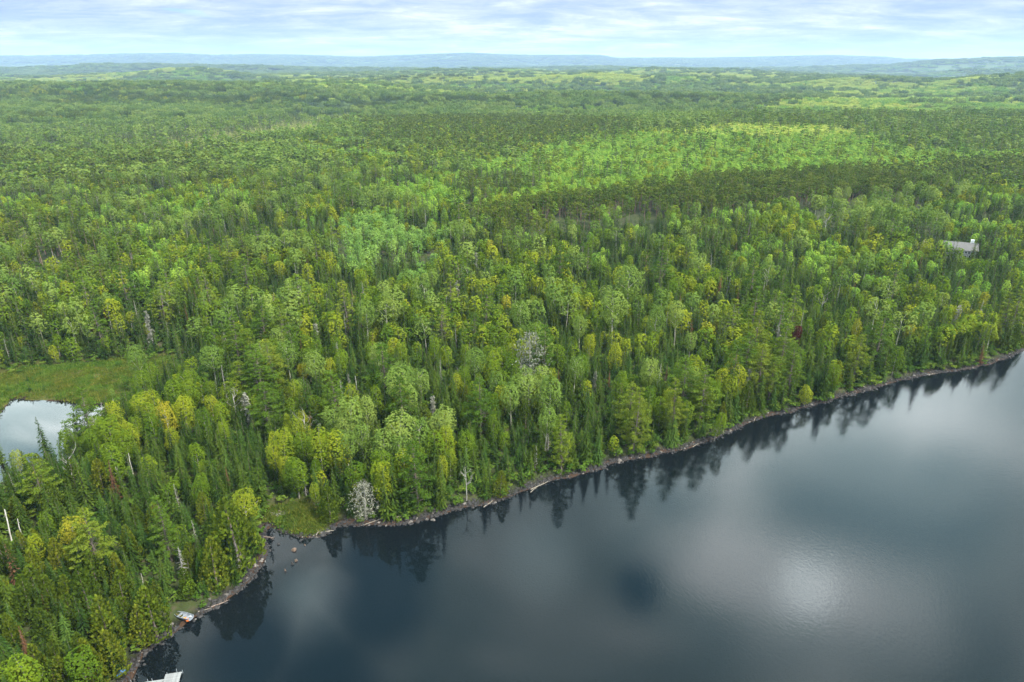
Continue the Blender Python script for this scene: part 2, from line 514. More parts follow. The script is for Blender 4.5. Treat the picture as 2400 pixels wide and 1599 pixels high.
class Geo:
    """collects quads with a material index and a random number each"""
    def __init__(self, rs):
        self.v, self.f, self.m, self.r, self.n, self.rs = [], [], [], [], 0, rs

    def quads(self, pts, mat=0, rnd=None):
        pts = np.asarray(pts, float)
        n = len(pts)
        if not n:
            return
        self.v.append(pts.reshape(-1, 3))
        self.f.append(np.arange(n * 4).reshape(n, 4) + self.n)
        self.n += n * 4
        self.m.append(np.full(n, mat))
        self.r.append(self.rs.rand(n) if rnd is None else np.broadcast_to(rnd, (n,)))

    def tube(self, pts, rad, sides=5, mat=0):
        pts = np.asarray(pts, float)
        rad = np.broadcast_to(np.asarray(rad, float), (len(pts),))
        t = np.gradient(pts, axis=0)
        t /= np.linalg.norm(t, axis=1)[:, None] + 1e-9
        ref = np.where(np.abs(t[:, 2:3]) > 0.9, np.array([[1.0, 0, 0]]), np.array([[0, 0, 1.0]]))
        a = np.cross(t, ref); a /= np.linalg.norm(a, axis=1)[:, None] + 1e-9
        b = np.cross(t, a)
        ang = np.arange(sides) * 2 * math.pi / sides
        ring = pts[:, None] + rad[:, None, None] * (a[:, None] * np.cos(ang)[None, :, None] + b[:, None] * np.sin(ang)[None, :, None])
        k = len(pts)
        self.v.append(ring.reshape(-1, 3))
        i, j = np.meshgrid(np.arange(k - 1), np.arange(sides), indexing='ij')
        j2 = (j + 1) % sides
        f = np.stack([i * sides + j, i * sides + j2, (i + 1) * sides + j2, (i + 1) * sides + j], -1).reshape(-1, 4)
        if sides == 4:
            f = np.vstack([f, [[3, 2, 1, 0]], [[(k - 1) * sides + q for q in range(4)]]])
        self.f.append(f + self.n)
        self.n += k * sides
        self.m.append(np.full(len(f), mat))
        self.r.append(self.rs.rand(len(f)))

    def sprays(self, c, axis, nrm, ln, wd, mat=0, rnd=None):
        """pointed leaf sprays: long axis, facing, length, width"""
        c = np.asarray(c, float)
        n = len(c)
        ax = axis / (np.linalg.norm(axis, axis=1)[:, None] + 1e-9)
        b = np.cross(ax, nrm); b /= np.linalg.norm(b, axis=1)[:, None] + 1e-9
        ln = np.broadcast_to(ln, (n,))[:, None] * 0.5
        wd = np.broadcast_to(wd, (n,))[:, None] * 0.5
        k = self.rs.uniform(-0.25, 0.25, (n, 1))
        self.quads(np.stack([c - ax * ln, c + b * wd + ax * ln * k, c + ax * ln, c - b * wd + ax * ln * k], 1), mat, rnd)

    def box(self, x0, x1, y0, y1, z0, z1, mat=0):
        p = np.array([[x0, y0, z0], [x1, y0, z0], [x1, y1, z0], [x0, y1, z0], [x0, y0, z1], [x1, y0, z1], [x1, y1, z1], [x0, y1, z1]])
        for q in ((3, 2, 1, 0), (4, 5, 6, 7), (0, 1, 5, 4), (1, 2, 6, 5), (2, 3, 7, 6), (3, 0, 4, 7)):
            self.quads(p[list(q)][None], mat)

    def mesh(self, name, mats, smooth_shade=False):
        return new_mesh(name, np.vstack(self.v), np.vstack(self.f), mats, np.concatenate(self.m), np.concatenate(self.r), smooth_shade)


def unit(rs, n, up=0.0):
    v = rs.normal(size=(n, 3))
    v /= np.linalg.norm(v, axis=1)[:, None]
    v[:, 2] += up
    return v / np.linalg.norm(v, axis=1)[:, None]


# ------------------------------------------------------------------ trees: each builder returns (trunk Geo, crown Geo); q = 1 near, 0 far
def bent(rs, h, n=5, lean=0.02):
    z = np.linspace(0, h, n)
    off = np.cumsum(rs.normal(0, lean * h / n, (n, 2)), axis=0)
    off -= off[0]
    return np.column_stack([off, z])


def spruce(rs, h, R, q=1.0, thin=1.0, base=0.05):
    T, C = Geo(rs), Geo(rs)
    tp = bent(rs, h, 4, 0.01); tp[0, 2] = -0.4
    T.tube(tp, np.linspace(0.011 * h + 0.04, 0.015, 4), 5 if q > 0.5 else 3)
    step = 0.36 if q > 0.8 else (0.62 if q > 0.4 else 1.5)
    ts = np.arange(base * h, h * 0.975, step * h / 13)
    cs, ax, nm, ln, wd = [], [], [], [], []
    side = rs.uniform(0.75, 1.2, 12)
    for z in ts:
        t = z / h
        r = R * (1 - t) ** 0.82 * rs.uniform(0.72, 1.12) * (0.7 + 0.3 * min(1, t / 0.15)) + 0.07
        nb = int(max(3, (8.5 if q > 0.8 else 6 if q > 0.4 else 4) * (0.35 + 0.65 * r / R) * thin))
        a0 = rs.rand() * 6.28
        for k in range(nb):
            a = a0 + k * 6.283 / nb + rs.normal(0, 0.2)
            rr = r * rs.uniform(0.7, 1.15) * side[int(a / 6.283 * 12) % 12]
            d = np.array([math.cos(a), math.sin(a), 0])
            segs = 2 if (rr > 0.8 and q > 0.4) else 1
            for s in range(segs):
                f = (s + 0.55) / segs
                c = d * rr * f
                c = c + np.array([0, 0, z - 0.33 * rr * f * f - 0.05 + rs.normal(0, 0.06)])
                cs.append(c)
                ax.append(d + np.array([rs.normal(0, .25), rs.normal(0, .25), -0.5 * f + (0.35 if t > 0.85 else 0)]))
                nm.append(np.array([rs.normal(0, .35), rs.normal(0, .35), 1.0]) + d * 0.45)
                ln.append(rr / segs * 1.45 + 0.12)
                wd.append((0.42 if q > 0.8 else 0.62 if q > 0.4 else 1.15) * rs.uniform(0.75, 1.3) * (0.4 + 0.6 * r / R) * (h / 13) ** 0.5)
    C.sprays(np.array(cs), np.array(ax), np.array(nm), np.array(ln), np.array(wd))
    top = np.array([[0, 0, h * 0.985]]) + np.array([tp[-1][0], tp[-1][1], 0])
    C.sprays(top, np.array([[0.02, 0, 1.0]]), np.array([[1.0, 0.3, 0]]), h * 0.07, 0.16)
    C.sprays(top, np.array([[0.02, 0, 1.0]]), np.array([[0.1, 1, 0]]), h * 0.07, 0.16)
    return T, C


def cedar(rs, h, R, q=1.0):
    T, C = Geo(rs), Geo(rs)
    tp = bent(rs, h * 0.9, 4, 0.02); tp[0, 2] = -0.4
    T.tube(tp, np.linspace(0.016 * h + 0.05, 0.03, 4), 5 if q > 0.5 else 3)
    n = int(1050 * q ** 1.2 + 60)
    t = rs.beta(1.15, 1.5, n)
    az = rs.rand(n) * 6.283
    ph = rs.rand(4) * 6.283
    lob = 1 + 0.13 * np.sin(3 * az + ph[0] + 5 * t) + 0.12 * np.sin(5 * az + ph[1] - 9 * t) + 0.08 * np.sin(2 * az + 14 * t + ph[2])
    prof = np.minimum((t + 0.08) / 0.22, 1) ** 0.5 * (1 - t) ** 0.62 + 0.02
    r = R * 1.15 * prof * lob * np.sqrt(rs.uniform(0.55, 1.0, n))
    c = np.column_stack([np.cos(az) * r, np.sin(az) * r, h * (0.04 + 0.95 * t)])
    out = np.column_stack([np.cos(az), np.sin(az), np.full(n, 0.45)])
    axis = np.column_stack([np.cos(az) * 0.45, np.sin(az) * 0.45, np.ones(n)]) + rs.normal(0, 0.35, (n, 3))
    s = (0.42 if q > 0.8 else 0.68 if q > 0.4 else 1.35) * (h / 10) ** 0.5
    C.sprays(c, axis, out + rs.normal(0, 0.45, (n, 3)), s * rs.uniform(1.0, 1.7, n), s * rs.uniform(0.6, 1.0, n))
    return T, C


def clumps(C, rs, centers, radii, n_each, size, flat=0.75, up=0.35, tone=0.5):
    for c, r in zip(centers, radii):
        d = unit(rs, n_each, 0.28)
        p = c + d * r * np.array([1, 1, flat]) * rs.uniform(0.55, 1.05, (n_each, 1))
        nrm = d + rs.normal(0, 0.5, (n_each, 3)); nrm[:, 2] += up
        axis = rs.normal(size=(n_each, 3)); axis[:, 2] -= 0.3
        axis -= nrm * (np.sum(axis * nrm, 1) / np.sum(nrm * nrm, 1))[:, None]
        tn = np.clip(rs.normal(0.5, 0.28) * tone + rs.rand(n_each) * (1 - tone), 0, 1)
        C.sprays(p, axis, nrm, size * rs.uniform(0.8, 1.5, n_each), size * rs.uniform(0.55, 1.0, n_each), 0, tn)


def broadleaf(rs, h, R, cb=0.38, q=1.0, forks=3, gaps=0.0, narrow=False):
    T, C = Geo(rs), Geo(rs)
    tp = bent(rs, h * 0.82, 5, 0.035); tp[0, 2] = -0.4
    r0 = 0.0085 * h + 0.05
    T.tube(tp, np.linspace(r0, 0.035, 5), 5 if q > 0.5 else 3)
    nc = int((20 if q > 0.8 else 13 if q > 0.4 else 7))
    cen, rad = [], []
    ch = h * (1 - cb)
    for k in range(nc):
        t = (k + rs.uniform(0, 1)) / nc
        a = k * 2.399 + rs.normal(0, 0.4)
        prof = math.sin(math.pi * min(1, 0.12 + 0.80 * t)) ** 0.7
        rr = R * prof * rs.uniform(0.45, 0.95) * (0.72 if t > 0.9 else 1)
        rc = R * rs.uniform(0.34, 0.52) * (0.8 if t > 0.85 else 1)
        cen.append(np.array([math.cos(a) * rr + tp[-1][0] * t, math.sin(a) * rr + tp[-1][1] * t, h * cb + ch * (0.04 + 0.88 * t)]))
        rad.append(rc * (1 - gaps * 0.3))
    if q > 0.3:
        for k in range(0, nc, 2 if q > 0.8 else 3):
            c = cen[k]
            z0 = min(max(h * cb * 0.85, c[2] - np.hypot(c[0], c[1]) * 1.2), h * 0.78)
            i = z0 / (h * 0.82) * 4
            b = np.array([np.interp(z0, tp[:, 2], tp[:, 0]), np.interp(z0, tp[:, 2], tp[:, 1]), z0])
            T.tube([b, (b + c) / 2 + np.array([0, 0, -0.05 * h * 0.2]), c], [r0 * 0.42, r0 * 0.3, 0.02], 3)
    m = int((80 if q > 0.8 else 34 if q > 0.4 else 14) * (1 - gaps))
    clumps(C, rs, cen, rad, m, (0.31 if q > 0.8 else 0.52 if q > 0.4 else 1.3) * (h / 13) ** 0.4, 0.8, 0.3)
    return T, C


def leafy(rs, h, R, cb=0.2, q=1.0, lobes=13, wide_at=0.45, ragged=0.0):
    """compact leafy crown: sprays on a lumpy egg shape, with a few loose clumps breaking its outline"""
    T, C = Geo(rs), Geo(rs)
    tp = bent(rs, h * 0.86, 5, 0.03); tp[0, 2] = -0.4
    r0 = 0.0085 * h + 0.05
    T.tube(tp, np.linspace(r0, 0.035, 5), 5 if q > 0.5 else 3)
    n = int((1120 if q > 0.8 else 300 if q > 0.4 else 120) * (1 - 0.3 * ragged))
    ch = h * (1 - cb)
    t = rs.beta(1.45, 1.2, n)
    az = rs.rand(n) * 6.283
    p = np.log(0.5) / np.log(wide_at)
    prof = np.sin(np.pi * np.clip(0.06 + 0.88 * t ** p, 0, 1)) ** 0.62
    lt, la = rs.uniform(0.1, 0.98, lobes), rs.rand(lobes) * 6.283
    da = np.abs((az[:, None] - la[None] + np.pi) % (2 * np.pi) - np.pi) * (0.35 + prof[:, None])
    d2 = da ** 2 / 0.34 + (t[:, None] - lt[None]) ** 2 / 0.028
    bump = np.exp(-d2).max(1)
    tone = np.clip(rs.rand(lobes)[np.argmin(d2, 1)] * 0.55 + rs.rand(n) * 0.45, 0, 1)
    r = R * prof * (0.72 + 0.36 * bump) * np.sqrt(rs.uniform(0.62, 1.0, n))
    bx = np.interp(h * cb + ch * t, tp[:, 2], tp[:, 0]); by = np.interp(h * cb + ch * t, tp[:, 2], tp[:, 1])
    c = np.column_stack([bx + np.cos(az) * r, by + np.sin(az) * r, h * cb + ch * (0.02 + 0.95 * t) + 0.25 * bump])
    nrm = np.column_stack([np.cos(az) * prof, np.sin(az) * prof, 0.25 + 1.5 * (t - 0.42)]) + rs.normal(0, 0.32, (n, 3))
    ax = rs.normal(size=(n, 3)); ax[:, 2] -= 0.2
    ax -= nrm * (np.sum(ax * nrm, 1) / np.sum(nrm * nrm, 1))[:, None]
    sz = (0.34 if q > 0.8 else 0.66 if q > 0.4 else 1.15) * (R / 2.6) ** 0.7
    C.sprays(c, ax, nrm, sz * rs.uniform(0.9, 1.6, n), sz * rs.uniform(0.6, 1.05, n), 0, tone)
    if q > 0.4:
        m = 10 if q > 0.8 else 5
        cen, rad = [], []
        for k in range(m):
            tk = rs.uniform(0.15, 1.0); ak = k * 2.399
            pk_ = math.sin(math.pi * min(1, 0.06 + 0.88 * tk ** p)) ** 0.62
            cen.append(np.array([math.cos(ak) * R * pk_ * 0.85, math.sin(ak) * R * pk_ * 0.85, h * cb + ch * tk * 0.98]))
            rad.append(R * rs.uniform(0.2, 0.34))
            if q > 0.8 and k % 2 == 0:
                T.tube([(0, 0, max(h * cb * 0.8, cen[-1][2] - R)), cen[-1]], [r0 * 0.4, 0.02], 3)
        clumps(C, rs, cen, rad, 26 if q > 0.8 else 12, sz * 0.85, 0.85, 0.3)
    return T, C


def white_pine(rs, h, R, q=1.0):
    T, C = Geo(rs), Geo(rs)
    tp = bent(rs, h, 6, 0.012); tp[0, 2] = -0.4
    T.tube(tp, np.linspace(0.012 * h + 0.06, 0.03, 6), 6 if q > 0.5 else 3)
    zs = np.arange(0.13 * h, 0.975 * h, h * (0.048 if q > 0.8 else 0.07 if q > 0.4 else 0.11))
    for z in zs:
        t = (z / h - 0.13) / 0.85
        env = R * (0.42 + 0.58 * math.sin(math.pi * min(0.98, 0.2 + 0.62 * t))) * (1 - max(0, t - 0.45) / 0.55 * 0.82)
        nb = rs.randint(4, 7) if q > 0.4 else 4
        a0 = rs.rand() * 6.28
        for k in range(nb):
            a = a0 + k * 6.283 / nb + rs.normal(0, 0.35)
            L = env * rs.uniform(0.5, 1.15)
            d = np.array([math.cos(a), math.sin(a), 0])
            bx = np.interp(z, tp[:, 2], tp[:, 0]); by = np.interp(z, tp[:, 2], tp[:, 1])
            b = np.array([bx, by, z])
            lift = rs.uniform(-0.06, 0.22) + (0.35 if t > 0.8 else 0)
            tip = b + d * L + np.array([0, 0, L * lift])
            if q > 0.4:
                T.tube([b, tip], [0.05 * (1 - t) + 0.025, 0.015], 3)
            n = max(1, int(L / (0.9 if q > 0.8 else 1.3)))
            cen = [b + (tip - b) * (0.42 + 0.58 * (i + 0.8) / n) + rs.normal(0, 0.12, 3) for i in range(n)]
            clumps(C, rs, cen, [rs.uniform(0.65, 1.0) * (0.75 + 0.25 * L / R)] * n, 24 if q > 0.8 else 10 if q > 0.4 else 5,
                   0.35 if q > 0.8 else 0.62 if q > 0.4 else 1.05, 0.42, 0.7)
    return T, C


def red_pine(rs, h, R, q=1.0):
    T, C = Geo(rs), Geo(rs)
    tp = bent(rs, h * 0.95, 4, 0.01); tp[0, 2] = -0.4
    T.tube(tp, np.linspace(0.009 * h + 0.05, 0.04, 4), 5 if q > 0.5 else 3)
    nc = 18 if q > 0.8 else 12 if q > 0.4 else 6
    cen, rad = [], []
    for k in range(nc):
        t = (k + rs.rand()) / nc
        a = k * 2.399 + rs.normal(0, 0.3)
        rr = R * (1 - t * t) ** 0.5 * rs.uniform(0.5, 0.95)
        cen.append(np.array([math.cos(a) * rr, math.sin(a) * rr, h * (0.5 + 0.45 * t)]))
        rad.append(R * rs.uniform(0.32, 0.46))
        if q > 0.4 and k % 2 == 0:
            T.tube([np.array([0, 0, cen[-1][2] - 0.3]), cen[-1]], [0.05, 0.02], 3)
    clumps(C, rs, cen, rad, 42 if q > 0.8 else 22 if q > 0.4 else 9, 0.4 if q > 0.8 else 0.6 if q > 0.4 else 1.1, 0.7, 0.45)
    return T, C


def dead_conifer(rs, h, R, q=1.0, lichen=0.0):
    T, C = Geo(rs), Geo(rs)
    tp = bent(rs, h, 5, 0.02); tp[0, 2] = -0.4
    T.tube(tp, np.linspace(0.013 * h + 0.05, 0.03, 5), 5)
    n = int((58 if q > 0.8 else 26 if q > 0.4 else 10))
    cs = []
    for k in range(n):
        t = 0.12 + 0.86 * (k + rs.rand()) / n
        a = rs.rand() * 6.283
        r = R * (1 - t) ** 0.7 * rs.uniform(0.4, 1.1) + 0.15
        b = np.array([np.interp(t * h, tp[:, 2], tp[:, 0]), np.interp(t * h, tp[:, 2], tp[:, 1]), t * h])
        d = np.array([math.cos(a), math.sin(a), 0])
        e = b + d * r + np.array([0, 0, -0.28 * r])
        C.tube([b, (b + e) / 2 + np.array([0, 0, 0.06 * r]), e], [0.045, 0.03, 0.012], 3, 0)
        if lichen:
            m = int(lichen * 7)
            f = rs.rand(m, 1)
            cs.append(b + (e - b) * (0.3 + 0.7 * f) + rs.normal(0, 0.16, (m, 3)))
    if lichen:
        cs = np.vstack(cs)
        ax = rs.normal(0, 0.5, (len(cs), 3)); ax[:, 2] -= 0.9
        C.sprays(cs, ax, rs.normal(size=(len(cs), 3)), rs.uniform(0.4, 0.9, len(cs)), rs.uniform(0.2, 0.4, len(cs)), 1)
    return T, C


def lichen_broad(rs, h, R, q=1.0):
    """leafless tree whose twigs are bearded with lichen: bare limbs and drooping grey sprays"""
    T, C = dead_conifer(rs, h, R * 0.8, q)
    for k, (v, m) in enumerate(zip(C.v, C.m)):
        m[:] = 0
    n = int(900 * q + 100)
    t = rs.beta(1.3, 1.2, n)
    a = rs.rand(n) * 6.283
    lob = 1 + 0.25 * np.sin(3 * a + 9 * t + rs.rand() * 6) + 0.2 * np.sin(5 * a - 14 * t)
    r = R * np.sin(np.pi * np.clip(0.15 + 0.8 * t, 0, 1)) ** 0.6 * lob * np.sqrt(rs.uniform(0.15, 1, n))
    c = np.column_stack([np.cos(a) * r, np.sin(a) * r, h * (0.1 + 0.86 * t)])
    ax = rs.normal(0, 0.55, (n, 3)); ax[:, 2] -= 0.8
    C.sprays(c, ax, rs.normal(size=(n, 3)), rs.uniform(0.3, 0.75, n), rs.uniform(0.10, 0.22, n), 0)
    return T, C


def dead_broadleaf(rs, h, R, q=1.0, lean=0.03):
    T, C = Geo(rs), Geo(rs)
    tp = bent(rs, h * 0.75, 5, lean); tp[0, 2] = -0.4
    T.tube(tp, np.linspace(0.011 * h + 0.05, 0.05, 5), 5)
    for k in range(9 if q > 0.8 else 5):
        t = rs.uniform(0.45, 1.0)
        a = k * 2.399 + rs.normal(0, 0.3)
        b = np.array([np.interp(t * h * .75, tp[:, 2], tp[:, 0]), np.interp(t * h * .75, tp[:, 2], tp[:, 1]), t * h * 0.75])
        L = R * rs.uniform(0.6, 1.1)
        m_ = b + np.array([math.cos(a) * L * .5, math.sin(a) * L * .5, L * 0.55])
        e = m_ + np.array([math.cos(a + .3) * L * .35, math.sin(a + .3) * L * .35, L * 0.7])
        C.tube([b, m_, e], [0.07, 0.05, 0.015], 3)
        for s in range(3 if q > 0.8 else 1):
            x = m_ + (e - m_) * rs.rand()
            C.tube([x, x + unit(rs, 1, 0.5)[0] * L * 0.5], [0.03, 0.01], 3)
    return T, C


def pole_snag(rs, h):
    T, C = Geo(rs), Geo(rs)
    tp = bent(rs, h, 4, 0.03); tp[0, 2] = -0.4
    T.tube(tp, np.linspace(0.16, 0.09, 4), 5)
    for k in range(4):
        z = rs.uniform(0.4, 0.95) * h
        d = unit(rs, 1, 0.2)[0] * rs.uniform(0.4, 0.9)
        b = np.array([np.interp(z, tp[:, 2], tp[:, 0]), np.interp(z, tp[:, 2], tp[:, 1]), z])
        C.tube([b, b + d], [0.04, 0.012], 3)
    return T, C


def shrub(rs, h, R, q=1.0):
    T, C = Geo(rs), Geo(rs)
    for k in range(4):
        a = rs.rand() * 6.28
        T.tube([(0, 0, -0.2), (math.cos(a) * R * .3, math.sin(a) * R * .3, h * .45), (math.cos(a) * R * .55, math.sin(a) * R * .55, h * .8)], [0.04, 0.03, 0.012], 3)
    n = 8 if q > 0.8 else 4
    cen = [np.array([math.cos(k * 2.4) * R * rs.uniform(.2, .7), math.sin(k * 2.4) * R * rs.uniform(.2, .7), h * rs.uniform(.35, .8)]) for k in range(n)]
    clumps(C, rs, cen, [R * rs.uniform(.35, .5) for _ in range(n)], 30 if q > 0.8 else 14, 0.34 if q > 0.8 else 0.55, 0.8, 0.4)
    return T, C


# kind -> (object name, crown material, trunk material, reference height, builder)
KINDS = {
    'spruce': ('spruce_tree', ['spruce'], 'bark', 12.0, lambda r, q: spruce(r, 12, r.uniform(1.6, 2.3), q)),
    'fir': ('fir_tree', ['bluespruce'], 'bark', 10.0, lambda r, q: spruce(r, 10, r.uniform(1.6, 2.2), q, 1.15, 0.03)),
    'rust': ('dead_spruce_tree', ['rust'], 'bark', 10.0, lambda r, q: spruce(r, 10, r.uniform(1.0, 1.3), q, 0.85)),
    'bog': ('bog_spruce_tree', ['bog'], 'bark', 8.0, lambda r, q: spruce(r, 8, r.uniform(1.2, 1.6), q, 1.2, 0.08)),
    'tamarack': ('tamarack_tree', ['tamarack'], 'bark', 8.0, lambda r, q: spruce(r, 8, r.uniform(1.1, 1.5), q, 1.0, 0.12)),
    'cedar': ('cedar_tree', ['cedar'], 'bark', 10.0, lambda r, q: cedar(r, 10, r.uniform(2.0, 2.7), q)),
    'birch': ('birch_tree', ['birch'], 'grey_bark', 12.0, lambda r, q: leafy(r, 12, r.uniform(2.3, 3.1), r.uniform(0.06, 0.2), q, 13, r.uniform(.42, .55))),
    'yellow_birch': ('birch_tree', ['birch_yellow'], 'white_bark', 11.0, lambda r, q: leafy(r, 11, r.uniform(1.9, 2.4), r.uniform(0.25, 0.4), q, 11, .5, .5)),
    'aspen': ('aspen_tree', ['aspen'], 'aspen_bark', 17.0, lambda r, q: (broadleaf(r, 17, r.uniform(3.2, 4.2), r.uniform(0.36, 0.5), q, gaps=0.1) if r.rand() < 0.4 else leafy(r, 17, r.uniform(2.9, 3.7), r.uniform(0.25, 0.42), q, 14, r.uniform(.52, .62), .2))),
    'young_aspen': ('young_aspen_tree', ['young_aspen'], 'aspen_bark', 10.0, lambda r, q: leafy(r, 10, r.uniform(1.8, 2.5), r.uniform(0.06, 0.18), q * 0.8, 9, r.uniform(.42, .55))),
    'mint_aspen': ('young_aspen_tree', ['mint_aspen'], 'aspen_bark', 11.0, lambda r, q: leafy(r, 11, r.uniform(1.9, 2.5), r.uniform(0.06, 0.16), q * 0.8, 9, .5)),
    'pale_aspen': ('young_aspen_tree', ['pale_aspen'], 'aspen_bark', 9.0, lambda r, q: leafy(r, 9, r.uniform(1.9, 2.5), 0.1, q * 0.8, 9, .48)),
    'white_pine': ('white_pine_tree', ['white_pine'], 'bark', 21.0, lambda r, q: white_pine(r, 21, r.uniform(3.8, 5.0), q)),
    'red_pine': ('red_pine_tree', ['red_pine'], 'pine_bark', 15.0, lambda r, q: red_pine(r, 15, r.uniform(2.2, 2.8), q)),
    'snag': ('dead_conifer', ['dead_wood'], 'dead_wood', 11.0, lambda r, q: dead_conifer(r, 11, r.uniform(1.1, 1.6), q)),
    'lichen': ('lichen_tree', ['dead_wood', 'lichen'], 'dead_wood', 11.0, lambda r, q: dead_conifer(r, 11, r.uniform(1.3, 1.8), q, 1.3)),
    'lichen_broad': ('lichen_tree', ['lichen'], 'dead_wood', 11.0, lambda r, q: lichen_broad(r, 11, r.uniform(2.3, 2.7), q)),
    'bare': ('bare_tree', ['dead_wood'], 'white_bark', 12.0, lambda r, q: dead_broadleaf(r, 12, r.uniform(2.2, 2.9), q)),
    'bare_grey': ('bare_tree', ['dead_wood'], 'dead_wood', 12.0, lambda r, q: dead_broadleaf(r, 12, r.uniform(2.0, 2.5), q)),
    'pole': ('tree_snag', ['white_bark'], 'white_bark', 7.0, lambda r, q: pole_snag(r, 7)),
    'maple': ('maple_tree', ['maple'], 'bark', 7.0, lambda r, q: leafy(r, 7, 1.7, 0.15, q)),
    'shrub': ('alder_shrub', ['shrub'], 'bark', 2.2, lambda r, q: shrub(r, 2.2, 1.5, q)),
}
NV = {'spruce': 6, 'fir': 5, 'cedar': 5, 'birch': 6, 'aspen': 5, 'white_pine': 5, 'shrub': 3, 'red_pine': 3, 'snag': 4}
CROWN_NAME = {'snag': 'branches', 'lichen_broad': 'branches', 'bare_grey': 'branches', 'bare': 'branches', 'pole': 'branches', 'lichen': 'branches', 'shrub': 'foliage'}
_cache = {}


def tree_meshes(kind, q, i):
    """trunk and crown meshes of variant i at detail q (kept, so copies share them)"""
    key = (kind, q, i)
    if key not in _cache:
        name, cm, tm, h, fn = KINDS[kind]
        rs = np.random.RandomState(abs(hash_str(kind)) % 9999 + i * 31 + int(q * 100))
        T, C = fn(rs, q)
        _cache[key] = (T.mesh('trunk', [M[tm]], True), C.mesh('crown', [M[c] for c in cm]))
    return _cache[key]


def hash_str(s):
    r = 7
    for c in s:
        r = (r * 131 + ord(c)) % 1000003
    return r


def whole_mesh(kind, q, i):
    name, cm, tm, h, fn = KINDS[kind]
    rs = np.random.RandomState(hash_str(kind) % 9999 + i * 57 + 5 + int(q * 100))
    T, C = fn(rs, q)
    k = len(cm)
    for j in range(len(T.v)):
        C.f.append(T.f[j] + (C.n if j == 0 else 0) if False else T.f[j] + C.n)
        C.v.append(T.v[j]); C.m.append(T.m[j] + k); C.r.append(T.r[j])
    C.n += T.n
    return C.mesh('tree', [M[c] for c in cm] + [M[tm]])


rs = np.random.RandomState(11)
prng = random.Random(4)


def plant(kind, i, loc, h, label, group, rotz=None, wide=1.0, tilt=0.03, q=1.0, name=None):
    nm, cm, tm, ref, fn = KINDS[kind]
    s = h / ref
    t, c = tree_meshes(kind, q, i % NV.get(kind, 2))
    root = bpy.data.objects.new(name or nm, None)
    root.empty_display_size = 0.5
    root.location = loc
    root.rotation_euler = (prng.gauss(0, tilt), prng.gauss(0, tilt), prng.uniform(0, 6.283) if rotz is None else rotz)
    root.scale = (s * wide, s * wide, s)
    col.objects.link(root)
    new_obj('trunk' if kind != 'shrub' else 'stems', t, root)
    new_obj(CROWN_NAME.get(kind, 'crown'), c, root)
    tag(root, label, 'shrub' if kind == 'shrub' else 'tree', group)
    return root


